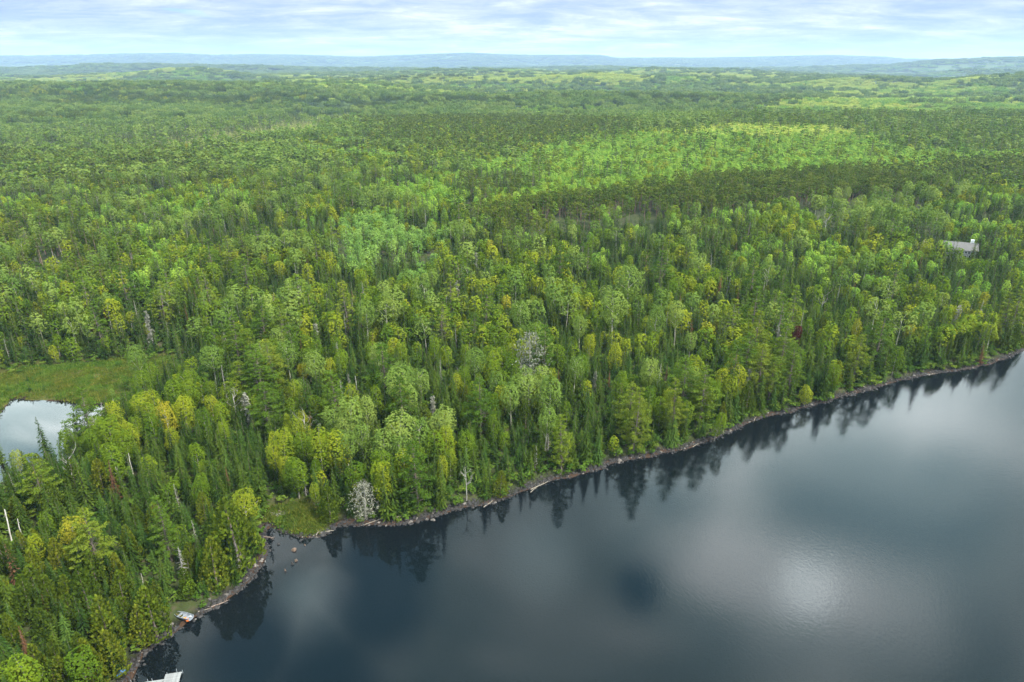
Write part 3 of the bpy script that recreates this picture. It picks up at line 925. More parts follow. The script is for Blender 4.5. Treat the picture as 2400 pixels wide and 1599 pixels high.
# forest stands: outlines in photo pixels (2353 wide), put on the ground once
STANDS = [
    ([(1500, 300), (1560, 286), (1700, 280), (1850, 282), (1980, 290), (2020, 304), (1900, 308), (1700, 306)], [('pale_aspen', .9), ('young_aspen', .1)]),  # sunlit strip along the hilltop, put into the leaf colour
    ([(1060, 388), (1250, 398), (1170, 442), (1030, 432)], [('spruce', .7), ('red_pine', .15), ('young_aspen', .15)]),
    ([(1100, 472), (1190, 458), (1330, 448), (1420, 438), (1480, 428), (1600, 408), (1760, 400), (1960, 392), (2353, 366), (2500, 366), (2500, 400), (2250, 400),
      (2160, 410), (2120, 446), (1980, 446), (1870, 450), (1700, 470), (1560, 480), (1400, 490), (1290, 512), (1200, 528), (1130, 524)],
     [('red_pine', .86), ('young_aspen', .09), ('spruce', .05)]),
    ([(1000, 395), (1180, 348), (1300, 320), (1520, 292), (1650, 280), (2000, 292), (2100, 340), (2353, 345), (2353, 366), (1960, 392), (1760, 400), (1600, 408), (1480, 428), (1420, 438),
      (1330, 448), (1190, 458), (1100, 472), (930, 466), (880, 430)], [('young_aspen', .86), ('spruce', .06), ('birch', .07), ('white_pine', .01)]),
    ([(740, 500), (860, 478), (1010, 518), (1040, 585), (960, 630), (800, 600)], [('mint_aspen', .88), ('spruce', .12)]),
    ([(360, 318), (560, 288), (720, 264), (800, 256), (800, 282), (640, 312), (480, 334), (340, 344)], [('tamarack', .95), ('bog', .05)]),  # tamaracks whose pale needle tone also paints a sunny strip
    ([(-300, 276), (0, 272), (420, 262), (850, 232), (890, 252), (770, 292), (600, 318), (350, 346), (0, 352), (-300, 352)], [('bog', .66), ('spruce', .18), ('tamarack', .08), ('aspen', .08)]),
    ([(-500, 200), (620, 196), (860, 225), (420, 262), (0, 272), (-500, 276)], [('aspen', .32), ('spruce', .40), ('birch', .10), ('red_pine', .18)]),
    ([(-300, 352), (0, 352), (350, 348), (560, 372), (520, 412), (300, 422), (0, 416), (-300, 420)], [('red_pine', .55), ('spruce', .17), ('aspen', .2), ('birch', .08)]),
    ([(560, 340), (660, 345), (700, 372), (640, 395), (540, 380)], [('aspen', .85), ('spruce', .15)]),
    ([(-200, 480), (0, 480), (180, 500), (340, 560), (250, 640), (0, 620), (-200, 620)], [('red_pine', .35), ('spruce', .45), ('birch', .14), ('aspen', .06)]),
    ([(1880, 432), (2160, 446), (2180, 520), (1880, 505)], [('aspen', .55), ('birch', .25), ('spruce', .2)]),
    ([(800, 232), (1150, 210), (1560, 196), (1840, 205), (1700, 238), (1300, 258), (1000, 262), (820, 264)], [('spruce', .46), ('red_pine', .16), ('aspen', .2), ('young_aspen', .18)]),
    ([(1640, 246), (1800, 236), (1810, 254), (1660, 266)], [('tamarack', .8), ('bog', .2)]),
    ([(1700, 252), (1800, 222), (1900, 212), (2000, 205), (2353, 190), (2700, 185), (2700, 270), (2353, 268), (2100, 262), (1900, 262), (1760, 268)],
     [('pale_aspen', .62), ('young_aspen', .33), ('aspen', .05)]),  # patch of sun on the far lowland, painted by pale leaves
    ([(1600, 262), (1900, 266), (2100, 262), (2353, 268), (2700, 270), (2700, 338), (2353, 338), (2060, 336), (2000, 292), (1650, 280)], [('young_aspen', .42), ('spruce', .3), ('aspen', .14), ('birch', .08), ('white_pine', .06)]),
    ([(800, 262), (1000, 246), (1250, 262), (1500, 268), (1450, 300), (1180, 348), (1000, 350), (860, 320)], [('red_pine', .25), ('young_aspen', .42), ('spruce', .13), ('birch', .2)]),
    ([(540, 188), (900, 176), (1200, 160), (1700, 160), (1950, 176), (1500, 196), (1000, 206), (600, 210)], [('pale_aspen', .65), ('young_aspen', .25), ('aspen', .1)]),  # sunny band farther off, carried by pale leaf colour
    ([(-100, 1050), (300, 1050), (420, 1110), (560, 1110), (640, 1190), (640, 1340), (300, 1600), (-400, 1800), (-400, 1050)],
     [('cedar', .60), ('white_pine', .03), ('fir', .10), ('spruce', .12), ('birch', .09), ('snag', .03), ('yellow_birch', .03)]),
]

# ------------------------------------------------------------------ setting: ground, lake, pond
def axis_lines(lo, hi, step, far_lo, far_hi, grow=1.05):
    a = list(np.arange(lo, hi, step))
    s, x = step, a[-1]
    while x < far_hi:
        s *= grow; x += s; a.append(x)
    s, x, pre = step, lo, []
    while x > far_lo:
        s *= grow; x -= s; pre.append(x)
    return np.array(pre[::-1] + a)


def build_ground():
    xs = axis_lines(-230, 300, 2.0, -26000, 26000, 1.055)
    ys = axis_lines(60, 330, 2.0, -2600, 27500, 1.036)
    X, Y = np.meshgrid(xs, ys)
    x, y = X.ravel(), Y.ravel()
    h, sd, ps, ms = ground(x, y)
    nx, ny = len(xs), len(ys)
    i, j = np.meshgrid(np.arange(ny - 1), np.arange(nx - 1), indexing='ij')
    f = np.stack([i * nx + j, i * nx + j + 1, (i + 1) * nx + j + 1, (i + 1) * nx + j], -1).reshape(-1, 4)
    m, node, link, out = material('forest_floor')
    tc = node('ShaderNodeTexCoord')
    n1 = node('ShaderNodeTexNoise', i_Scale=0.35, i_Detail=6.0, i_Roughness=0.65)
    link(tc.outputs['Object'], n1.inputs[0])
    n2 = node('ShaderNodeTexNoise', i_Scale=2.2, i_Detail=5.0, i_Roughness=0.7)
    link(tc.outputs['Object'], n2.inputs[0])
    floor = ramp(node, link, n1.outputs[0], [(0.35, (0.022, 0.026, 0.010)), (0.5, (0.038, 0.050, 0.014)), (0.66, (0.060, 0.050, 0.030))])
    aw = node('ShaderNodeAttribute', attribute_name='thicket')
    floor = mix_rgb(node, link, aw.outputs['Fac'], floor, ramp(node, link, n1.outputs[0], [(0.35, (0.036, 0.060, 0.012)), (0.65, (0.070, 0.100, 0.018))]))
    am = node('ShaderNodeAttribute', attribute_name='meadow')
    sedge = ramp(node, link, n2.outputs[0], [(0.32, (0.030, 0.040, 0.008)), (0.52, (0.060, 0.062, 0.010)), (0.70, (0.075, 0.055, 0.016))])
    c = mix_rgb(node, link, am.outputs['Fac'], floor, sedge)
    ash = node('ShaderNodeAttribute', attribute_name='bank')
    vor = node('ShaderNodeTexVoronoi', i_Scale=1.8, i_Randomness=1.0)
    link(tc.outputs['Object'], vor.inputs[0])
    stones = ramp(node, link, vor.outputs['Distance'], [(0.0, (0.022, 0.018, 0.016)), (0.5, (0.008, 0.007, 0.006))])
    c = mix_rgb(node, link, ash.outputs['Fac'], c, stones)
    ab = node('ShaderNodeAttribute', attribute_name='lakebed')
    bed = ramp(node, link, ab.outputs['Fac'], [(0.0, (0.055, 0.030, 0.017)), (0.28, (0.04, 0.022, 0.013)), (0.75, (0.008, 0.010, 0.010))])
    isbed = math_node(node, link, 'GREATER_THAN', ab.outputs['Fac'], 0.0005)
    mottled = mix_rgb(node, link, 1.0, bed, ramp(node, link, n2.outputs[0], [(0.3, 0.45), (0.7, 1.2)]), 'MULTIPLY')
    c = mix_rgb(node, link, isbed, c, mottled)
    df = node('ShaderNodeBsdfPrincipled', i_Roughness=0.9)
    df.inputs['Specular IOR Level'].default_value = 0.15
    link(c, df.inputs['Base Color'])
    bp = node('ShaderNodeBump', i_Strength=0.6, i_Distance=0.3)
    link(n2.outputs[0], bp.inputs['Height']); link(bp.outputs[0], df.inputs['Normal'])
    link(df.outputs[0], out.inputs[0])
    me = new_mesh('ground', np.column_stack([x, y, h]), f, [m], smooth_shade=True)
    mead = smooth(1 - ms / 8)
    bu, bv, _ = project(x, y, h)
    for pl in (STANDS[5][0], STANDS[6][0]):
        mead = np.maximum(mead, 0.0 * (inside(bu / SC, bv / SC, pl) & (y > 500)))
    for pl in (POINT, SPIT):
        mead = np.maximum(mead, smooth(1 - sdist(x, y, pl) / 3) * (sd > 0))
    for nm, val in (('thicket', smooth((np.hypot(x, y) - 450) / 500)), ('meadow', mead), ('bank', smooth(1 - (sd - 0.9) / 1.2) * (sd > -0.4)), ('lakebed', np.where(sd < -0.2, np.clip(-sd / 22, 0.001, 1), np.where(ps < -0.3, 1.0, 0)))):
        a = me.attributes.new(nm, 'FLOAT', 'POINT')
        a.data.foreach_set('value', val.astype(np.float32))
    o = new_obj('ground', me)
    tag(o, kind='structure')


def water_material(name, deep, calm):
    m, node, link, out = material(name)
    tc = node('ShaderNodeTexCoord')
    sep = node('ShaderNodeSeparateXYZ'); link(tc.outputs['Object'], sep.inputs[0])
    nm = node('ShaderNodeTexNoise', i_Scale=0.014, i_Detail=2.0)
    link(tc.outputs['Object'], nm.inputs[0])
    # wind ruffles the open lake to the right, the lee by the near shore stays calm
    wind = math_node(node, link, 'ADD', math_node(node, link, 'MULTIPLY', sep.outputs[0], 0.006), math_node(node, link, 'MULTIPLY', sep.outputs[1], 0.002))
    wind = math_node(node, link, 'ADD', wind, math_node(node, link, 'MULTIPLY', nm.outputs[0], 0.9))
    wf = ramp(node, link, wind, [(0.38, 0.10), (1.0, 1.0)]) if not calm else None
    mp = node('ShaderNodeMapping')
    mp.inputs['Rotation'].default_value = (0, 0, 0.5)
    mp.inputs['Scale'].default_value = (1.0, 0.55, 1.0)
    link(tc.outputs['Object'], mp.inputs[0])
    w1 = node('ShaderNodeTexNoise', i_Scale=1.9, i_Detail=4.0, i_Roughness=0.6, i_Distortion=0.4)
    link(mp.outputs[0], w1.inputs[0])
    w2 = node('ShaderNodeTexNoise', i_Scale=0.12, i_Detail=2.0)
    link(mp.outputs[0], w2.inputs[0])
    hgt = math_node(node, link, 'ADD', w1.outputs[0], math_node(node, link, 'MULTIPLY', w2.outputs[0], 0.12))
    bp = node('ShaderNodeBump', i_Distance=0.014)
    link(hgt, bp.inputs['Height'])
    if wf is not None:
        link(wf, bp.inputs['Strength'])
    else:
        bp.inputs['Strength'].default_value = 0.08
    fr = node('ShaderNodeFresnel', i_IOR=1.333)
    link(bp.outputs[0], fr.inputs['Normal'])
    gl = node('ShaderNodeBsdfGlossy', i_Roughness=0.03)
    if wf is not None:
        link(math_node(node, link, 'ADD', math_node(node, link, 'MULTIPLY', wf, 0.055), 0.008), gl.inputs['Roughness'])
    link(bp.outputs[0], gl.inputs['Normal'])
    tr = node('ShaderNodeBsdfTransparent'); tr.inputs[0].default_value = (0.36, 0.27, 0.20, 1)
    df = node('ShaderNodeBsdfDiffuse'); df.inputs[0].default_value = (*deep, 1)
    body = node('ShaderNodeMixShader', i_0=0.45)
    link(tr.outputs[0], body.inputs[1]); link(df.outputs[0], body.inputs[2])
    mx = node('ShaderNodeMixShader')
    link(fr.outputs[0], mx.inputs[0]); link(body.outputs[0], mx.inputs[1]); link(gl.outputs[0], mx.inputs[2])
    link(mx.outputs[0], out.inputs[0])
    return m


def fan_sheet(name, poly, z, mat, kind='structure'):
    import bmesh
    bm = bmesh.new()
    vs = [bm.verts.new((p[0], p[1], z)) for p in poly]
    f = bm.faces.new(vs)
    f.normal_update()
    if f.normal.z < 0:
        f.normal_flip()
    bmesh.ops.triangulate(bm, faces=[f])
    me = bpy.data.meshes.new(name)
    bm.to_mesh(me); bm.free()
    me.materials.append(mat)
    o = new_obj(name, me)
    tag(o, kind=kind)
    return o


build_ground()
lake_mat = water_material('lake_water', (0.004, 0.010, 0.013), False)
pond_mat = water_material('pond_water', (0.014, 0.016, 0.014), True)
fan_sheet('lake', [(-420, -2400), (3400, -2400), (3400, 640), (900, 500), (230, 330), (60, 200), (-60, 165), (-95, 120), (-160, -300)], 0.0, lake_mat)
pc = np.mean(np.array(POND), axis=0)
fan_sheet('pond', [tuple(pc + (np.array(p) - pc) * 1.05) for p in POND], 0.2, pond_mat)

# ------------------------------------------------------------------ forest stands: outlines in photo pixels (2353 wide), put on the ground once
NEAR_MIX = [('birch', .44), ('aspen', .12), ('spruce', .20), ('cedar', .06), ('white_pine', .045), ('snag', .03), ('lichen', .014),
            ('yellow_birch', .02), ('rust', .02), ('bare', .012), ('pole', .008), ('fir', .05)]
LOW_MIX = [('spruce', .58), ('fir', .34), ('rust', .012), ('birch', .05), ('snag', .012)]
SHORE_MIX = [('cedar', .30), ('fir', .22), ('birch', .15), ('spruce', .22), ('white_pine', .08), ('yellow_birch', .02), ('snag', .01)]
MID_MIX = [('birch', .26), ('young_aspen', .32), ('spruce', .22), ('aspen', .13), ('red_pine', .05), ('white_pine', .03), ('snag', .012), ('yellow_birch', .015)]
DARK_MIX = [('spruce', .72), ('red_pine', .18), ('aspen', .10)]
LIGHT_MIX = [('young_aspen', .40), ('pale_aspen', .42), ('aspen', .18)]  # the pale aspen share brings painted sunlight to the far stands
HEIGHT = {'spruce': (6.5, 15), 'fir': (4, 10.5), 'birch': (7.5, 13.5), 'yellow_birch': (8, 12.5), 'aspen': (11.5, 18), 'cedar': (6.5, 11.5), 'white_pine': (16, 23),
          'snag': (6, 12.5), 'lichen': (7, 12), 'rust': (6, 11), 'bare': (8, 13), 'pole': (4, 8), 'young_aspen': (7.5, 10.5), 'pale_aspen': (7, 9.5), 'mint_aspen': (9, 12),
          'red_pine': (12.5, 16), 'bog': (6, 10), 'tamarack': (5, 8.5)}


def pick(mix, r):
    names = [m[0] for m in mix]
    c = np.cumsum([m[1] for m in mix]); c = c / c[-1]
    return np.array(names, dtype=object)[np.searchsorted(c, r)]


def species(x, y, z, rs, low=None, sd=None):
    """which kind of tree stands at each place"""
    d = np.hypot(x, y)
    u, v, dep = project(x, y, z + 10.0)
    u, v = u / SC, v / SC
    n = len(x)
    r = rs.rand(n)
    k = np.empty(n, dtype=object)
    patch = fbm(x / 38, y / 38, 77, 2)
    # small groups of one kind: the random number follows a patch noise as well
    rr = (0.45 * r + 1.6 * fbm(x / 14, y / 14, 91, 2) + patch * 2.2) % 1.0
    k[:] = pick(NEAR_MIX, rr)
    mid = d > 330 + 80 * (patch - .5)
    rm = (0.22 * r + 1.5 * fbm(x / 30, y / 30, 191, 2) + patch) % 1.0
    k[mid] = pick(MID_MIX, rm[mid])
    fb = smooth((d - 1200) / 2500)
    fz = fbm(x / 520 + 3, y / 260, 55, 3) * (1 - fb) + fb * fbm(x / 1900 + 3, y / 620, 56, 3)
    fz = fz - np.clip((z - 28) / 170, -0.11, 0.13) * smooth((d - 1400) / 900)
    far = d > 900
    kd, kl = far & (fz > 0.54), far & (fz < 0.51)
    r2 = (0.3 * r + 1.3 * fbm(x / 330, y / 200, 202, 3)) % 1.0
    k[kd] = pick(DARK_MIX, r2[kd]); k[kl] = pick(LIGHT_MIX, r2[kl])
    vf = d > 4800
    k[vf] = pick([('aspen', .42), ('young_aspen', .2), ('spruce', .38)], np.clip(0.5 * r + 1.6 * (fz - 0.34), 0, .999)[vf])
    done = np.zeros(n, bool)
    if low is not None:
        k[low] = pick(LOW_MIX, r[low])
        done |= low & (r < 0.999) & (fbm(x / 20, y / 20, 47, 2) > 0.2)
        near = (sd < 7) & (d < 420) & ~low
        k[near] = pick(SHORE_MIX, r[near])
    wob = (fbm(x / 24, y / 24, 61, 3) - .5) * 34
    rfar = (0.3 * r + 1.3 * fbm(x / 330, y / 200, 201, 3) + 0.4 * fb) % 1.0
    r = np.where(d > 1250, rfar, r)
    jx, jy = rs.normal(0, 1, n), rs.normal(0, 1, n)
    for poly, mix in STANDS:
        s = inside(u + wob * 1.4 + jx * np.where(d > 560, 42, 16), v + wob * 0.28 + jy * np.where(d > 560, 7, 3), poly) & ~done
        if low is not None and len(poly) != len(STANDS[-1][0]):
            k[inside(u, v, poly) & low & (d > 330) & (r < 0.9)] = 'none'
        if s.any():
            k[s] = pick(mix, r[s])
            done |= s
    return k


def heights(k, x, y, rs):
    h = np.zeros(len(k))
    g = rs.rand(len(k)) * 0.75 + 0.45 * (fbm(x / 25, y / 25, 13, 2) - 0.2)
    for kind, (a, b) in HEIGHT.items():
        s = k == kind
        h[s] = a + (b - a) * g[s]
    return h


def jitter_grid(s, x0, x1, y0, y1, rs, jit=0.42):
    xs, ys = np.arange(x0, x1, s), np.arange(y0, y1, s)
    X, Y = np.meshgrid(xs, ys)
    X = X + (np.arange(len(ys)) % 2)[:, None] * s * 0.5
    x, y = X.ravel(), Y.ravel()
    return x + rs.uniform(-jit, jit, x.size) * s, y + rs.uniform(-jit, jit, x.size) * s


# ---- landmark trees, each at its own place: kind, base pixel, crown-top pixel row, label, extra
LAND = [
    ('white_pine', 962, 1172, 1006, 'tall yellow-green white pine standing at the waterline beside the grey dead bush', 1.0),
    ('white_pine', 1546, 1008, 866, 'tall slender white pine with golden-green tiers close to the rocky waterline', 0.8),
    ('white_pine', 1290, 1078, 948, 'broad bushy white pine with rounded tiers on the rocky shore', 1.05),
    ('white_pine', 1455, 1042, 884, 'dense dark-sided white pine at the waterline', 0.8),
    ('white_pine', 1788, 880, 738, 'wide-spreading white pine with flat tiers and a bare grey lower trunk', 1.05),
    ('white_pine', 1958, 880, 766, 'white pine with orange-tinged tiers above the far rocky shore', 0.95),
    ('white_pine', 1092, 815, 716, 'broad dark green white pine rising among birches inland', 1.05),
    ('white_pine', 1722, 712, 572, 'tall white pine topping a clump of pines behind the shore forest', 1.0),
    ('white_pine', 1792, 700, 618, 'yellow-green white pine with layered plates inside the shore forest', 1.1),
    ('white_pine', 1285, 668, 552, 'dark white pine with three bare trunks showing below its crown', 1.05),
    ('white_pine', 930, 1010, 860, 'white pine with its trunk bare below a high ragged crown', 0.9),
    ('white_pine', 235, 1330, 1165, 'bright yellow-green white pine with drooping tiers on the wooded point', 1.05),
    ('white_pine', 395, 1290, 1140, 'white pine with a grey dead top on the wooded point', 1.0),
    ('spruce', 716, 1005, 846, 'tall old spruce with thin ragged crown above the birches', 0.95),
    ('spruce', 116, 1060, 958, 'narrow dark spruce standing alone before the pond', 1.0),
    ('spruce', 8, 1075, 1000, 'dark ragged spruce at the near edge of the pond', 1.15),
    ('spruce', 1017, 1165, 1040, 'thin spruce spire on the shore next to the tall white pine', 0.75),
    ('spruce', 600, 1080, 980, 'dark pointed spruce over the dark hollow by the creek', 1.0),
    ('yellow_birch', 392, 1030, 924, 'leaning white birch with bare forked trunk and yellow crown', 1.0),
    ('yellow_birch', 704, 900, 834, 'small birch with bright golden crown', 0.9),
    ('yellow_birch', 1963, 800, 730, 'yellow birch with a pale trunk above the shore', 0.8),
    ('aspen', 1440, 740, 610, 'largest aspen with a broad bright green crown on white limbs', 1.5),
    ('aspen', 1405, 800, 664, 'grey-green aspen with white trunk beside the large bright aspen', 1.25),
    ('aspen', 1500, 812, 700, 'aspen with crooked white trunk showing below a small crown', 1.0),
    ('aspen', 1548, 800, 690, 'aspen with twin white trunks and flat crown', 1.0),
    ('aspen', 1195, 790, 690, 'silvery grey-green aspen with a pale trunk', 1.2),
    ('aspen', 1330, 810, 722, 'pale aspen with thin straight trunk above the spruces', 1.05),
    ('aspen', 1582, 838, 762, 'aspen with a forked white trunk and rounded light crown', 1.0),
    ('aspen', 905, 770, 655, 'aspen with spreading bare white limbs under a light crown', 1.25),
    ('aspen', 850, 800, 690, 'aspen with a thin white trunk and wide crown', 1.2),
    ('aspen', 1940, 478, 428, 'aspen with a rounded crown on a white trunk before the dark pines', 1.0),
    ('aspen', 2060, 488, 440, 'tall aspen with a forked white trunk before the dark pines', 1.1),
    ('aspen', 2112, 486, 440, 'flat-crowned aspen with several pale trunks before the dark pines', 1.25),
    ('aspen', 1985, 690, 640, 'rounded silver-green aspen in the middle of the right-hand forest', 1.2),
    ('lichen_broad', 1218, 905, 765, 'leaning dead tree hung all over with pale grey lichen', 1.15),
    ('lichen_broad', 840, 1192, 1108, 'pale grey lichen-covered dead bush at the waterline', 1.4),
    ('lichen', 352, 790, 715, 'dead spruce with pale lichen beside the wet meadow', 0.9),
    ('lichen', 805, 905, 860, 'small lichen-grey dead spruce in a gap', 1.0),
    ('bare_grey', 1072, 1150, 1062, 'bare leafless grey tree with fine upright branches by the shore', 1.1),
    ('bare', 1885, 725, 665, 'bare white tree with spreading branches in the shore forest', 1.2),
    ('bare', 1893, 545, 488, 'bare white forked tree above the round crowns', 1.2),
    ('bare', 2110, 600, 545, 'bare white-limbed tree with wide crooked arms', 1.3),
    ('bare', 1052, 870, 840, 'small bare white tree in a dark gap', 1.0),
    ('snag', 424, 1342, 1256, 'dead grey conifer with comb-like bare branches on the wooded point', 1.3),
    ('snag', 522, 920, 838, 'dead silver conifer standing above yellow birches', 0.9),
    ('snag', 452, 1250, 1195, 'dead grey treetop with broken limbs on the wooded point', 1.0),
    ('snag', 1113, 640, 600, 'thin pale dead conifer in the spruces', 0.9),
    ('pole', 331, 1350, 1318, 'short white broken trunk on the wooded point', 1.0),
    ('pole', 30, 1255, 1180, 'tall leaning white trunk bare of leaves at the edge of the wooded point', 1.0),
    ('pole', 56, 1250, 1195, 'second leaning white trunk beside the tall bare one', 1.0),
    ('pole', 822, 910, 862, 'pale broken trunk in the dark spruces', 0.9),
    ('rust', 1690, 722, 664, 'rust-red dead spruce beside the white pine clump', 1.0),
    ('rust', 1646, 705, 626, 'tall rust-brown dead spruce left of the red one', 1.0),
    ('rust', 1530, 885, 836, 'small rust-red dead spruce above the waterline pines', 1.0),
    ('rust', 1284, 898, 848, 'brown dead spruce under the lichen-hung tree', 1.0),
    ('rust', 435, 750, 698, 'rust-red dead spruce near the wet meadow', 0.9),
    ('rust', 272, 1160, 1060, 'brown-topped dying spruce on the wooded point', 1.0),
    ('rust', 65, 1510, 1440, 'rust-brown dead spruce on the wooded point near the dock', 0.9),
    ('rust', 2250, 838, 788, 'brown dead spruce at the far rocky waterline', 1.0),
    ('maple', 1826, 800, 748, 'small dark red maple in the shore forest', 1.0),
    ('cedar', 552, 1300, 1140, 'large orange-brown cedar leaning out at the creek mouth', 1.15),
    ('cedar', 362, 1462, 1345, 'big dense rounded cedar beside the beached boat', 1.1),
    ('cedar', 262, 1500, 1370, 'tall olive cedar on the wooded point behind the boat', 0.95),
    ('cedar', 500, 1350, 1235, 'yellow-green cedar overhanging the dark rocks of the point', 1.0),
    ('cedar', 760, 1195, 1112, 'round bright green cedar at the root of the grassy point', 1.1),
    ('cedar', 1148, 1140, 1080, 'small rounded cedar at the waterline beside the bare grey tree', 1.0),
    ('cedar', 210, 1420, 1300, 'olive cedar with a golden top on the wooded point', 1.0),
    ('birch', 555, 1290, 1178, 'light green birch with a thin white trunk at the creek mouth', 0.75),
    ('birch', 745, 1110, 985, 'bright green birch with pale trunk above the creek', 1.0),
    ('birch', 660, 1100, 985, 'full green birch above the thicket by the creek', 1.1),
    ('birch', 268, 1070, 955, 'pale grey-green round birch right of the pond', 1.25),
    ('birch', 1848, 935, 885, 'round bright green birch at the rocky waterline', 1.3),
    ('birch', 2095, 770, 718, 'yellow-green birch with two leaning white trunks', 1.3),
    ('birch', 1640, 1015, 940, 'birch leaning over the water with a slanting white trunk', 1.0),
]
land_xy = []
land_trees = []
for kind, u, vb, vt, label, wide in LAND:
    x, y, z = DG(u, vb)
    dep = y * cp - (z - CAM_Z) * sp
    # height whose top meets the sight line through the crown-top row
    a, b = (u * SC - CU) / FPX, (CV - vt * SC) / FPX
    dy, dz = cp + b * sp, -sp + b * cp
    h = CAM_Z + dz / dy * y - z
    h = float(np.clip(h, 2.0, 30))
    land_xy.append((x, y, 1.3 if kind in ('pole', 'snag', 'rust', 'spruce', 'bare') else 2.1))
    land_trees.append((kind, (x, y, z), h, label, wide))
land_xy = np.array(land_xy)

# ---- the general forest
gx, gy = jitter_grid(4.4, -560, 560, 60, 640, rs)
lx_, ly_ = jitter_grid(3.0, -560, 560, 60, 640, rs)
fx, fy = jitter_grid(4.1, -1150, 1150, 640, 1250, rs)
low = np.concatenate([np.zeros(len(gx), bool), np.ones(len(lx_), bool), np.zeros(len(fx), bool)])
gx, gy = np.concatenate([gx, lx_, fx]), np.concatenate([gy, ly_, fy])
keep = (np.abs(gx) < gy * 0.88 + 45) & (np.hypot(gx, gy) < 1300)
# the upper layer of crowns is open in places and lets the spruce layer show
keep &= low | (gy > 640) | (rs.rand(len(gx)) < np.clip(0.02 + 2.4 * (fbm(gx / 26, gy / 26, 29, 2) - 0.33) + 0.3 * smooth((gy - 330) / 120), 0.09, 0.95))
keep &= ~(low & (rs.rand(len(gx)) < 0.62 * smooth((gy - 330) / 120)))
gx, gy, low = gx[keep], gy[keep], low[keep]
h_, sd, ps, ms = ground(gx, gy)
keep = (sd > 1.1 + 0.7 * rs.rand(len(gx))) & (ps > 1.5) & ~((ms < 1.0) & (rs.rand(len(gx)) > 0.06))
for pl in (POINT, SPIT):
    keep &= sdist(gx, gy, pl) > 0.6
keep &= np.hypot(gx - HOUSE[0], gy - HOUSE[1]) > 7.8
for lx, ly, lr in land_xy:
    keep &= (gx - lx) ** 2 + (gy - ly) ** 2 > lr * lr
keep &= np.hypot(gx - BOAT[0], gy - BOAT[1]) > 3.2
gx, gy, gzv, sd, low = gx[keep], gy[keep], h_[keep], sd[keep], low[keep]
kind = species(gx, gy, gzv, rs, low, sd)
hgt = heights(kind, gx, gy, rs)
hgt[gy > 420] *= 1.1
hgt[sdist(gx, gy, MEADOW) < 1.0] *= 0.4
hgt[(gy > 330) & (kind == 'spruce')] *= 1.22
hgt[low] *= 0.62 + 0.5 * rs.rand(int(low.sum())) ** 1.5
d = np.hypot(gx, gy)
shore_edge = sd < 6
hgt[shore_edge] *= 1.05
# black spruce bog: smaller and more open
thin = np.isin(kind, ['bog']) & (rs.rand(len(gx)) < 0.1)
# keep landmark trees in sight: the trees just before them are lower
lu, lv, ldep = [], [], []
for kd, loc, h, label, wide in land_trees:
    a_, b_, c_ = project(np.array([loc[0]]), np.array([loc[1]]), np.array([loc[2] + h * 0.45]))
    lu.append(a_[0]); lv.append(b_[0]); ldep.append(c_[0])
tu, tv, tdep = project(gx, gy, gzv + hgt)
for (kd, loc, h, label, wide), u0, v0, d0 in zip(land_trees, lu, lv, ldep):
    s = (np.abs(tu - u0) < FPX / d0 * (2.4 if h > 8 else 1.6)) & (tdep < d0 - 0.5) & (tdep > d0 - 40) & (tv < v0 + 4)
    # lower them until they end below the middle of the landmark
    b = (CV - v0) / FPX
    hmax = CAM_Z + (-sp + b * cp) / (cp + b * sp) * gy - gzv
    hgt = np.where(s, np.clip(hmax, 1.2, hgt), hgt)
# pond and house stay in sight
for uu0, uu1, vv in ((10, 232, 1080), (2207, 2250, 562), (2250, 2284, 597)):
    dd = 150 if vv > 1000 else float(project(*[np.array([q]) for q in HOUSE])[2][0])
    b = (CV - vv) / FPX
    hmax = CAM_Z + (-sp + b * cp) / (cp + b * sp) * gy - gzv
    s = (tu > uu0) & (tu < uu1) & (tdep < dd)
    if vv < 1000:
        s &= tdep > dd - 90
    hgt = np.where(s, np.minimum(hgt, hmax), hgt)
keep = (hgt > 1.3) & ~thin & (kind != 'none')
gx, gy, gzv, sd, kind, hgt, d = [a[keep] for a in (gx, gy, gzv, sd, kind, hgt, d)]

tu, tv, tdep = project(gx, gy, gzv + hgt)
bu, bv, bdep = project(gx, gy, gzv)
inframe = (tu > -20) & (tu < 2420) & (tv < 1610) & (bv > 0)
apparent = hgt / tdep * inframe

GROUPS = {
    'spruce': ('dark narrow pointed spruce', 'spruces'),
    'fir': ('dense fresh green fir', 'firs'),
    'birch': ('leafy round-crowned green birch', 'birches'),
    'yellow_birch': ('birch with a thin yellow crown', 'yellowing birches'),
    'aspen': ('grey-green aspen with pale trunk', 'aspens'),
    'cedar': ('dense olive rounded cedar', 'cedars'),
    'white_pine': ('white pine with tiered branches', 'white pines'),
    'snag': ('dead grey bare-branched conifer', 'dead conifers'),
    'lichen': ('dead conifer draped in pale lichen', 'lichen-covered trees'),
    'rust': ('dead rust-brown spruce', 'rust-brown spruces'),
    'bare': ('bare leafless white tree', 'bare trees'),
    'pole': ('broken white trunk without crown', 'broken trunks'),
    'red_pine': ('straight dark-tufted red pine', 'red pines'),
    'young_aspen': ('slender bright green young aspen', 'young aspens'),
}
LIMIT = {'spruce': 300, 'fir': 280, 'birch': 300, 'aspen': 220, 'cedar': 260, 'white_pine': 150, 'red_pine': 60, 'young_aspen': 40}
single = np.zeros(len(gx), bool)
WOODED = [tuple(D(u, v)[:2]) for u, v in STANDS[-1][0] if v < 1700] + [(-250, 60)]
in_point = inside(gx, gy, WOODED)
_, _, t_ps, t_ms = ground(gx, gy)
h_house = np.hypot(gx - HOUSE[0], gy - HOUSE[1])


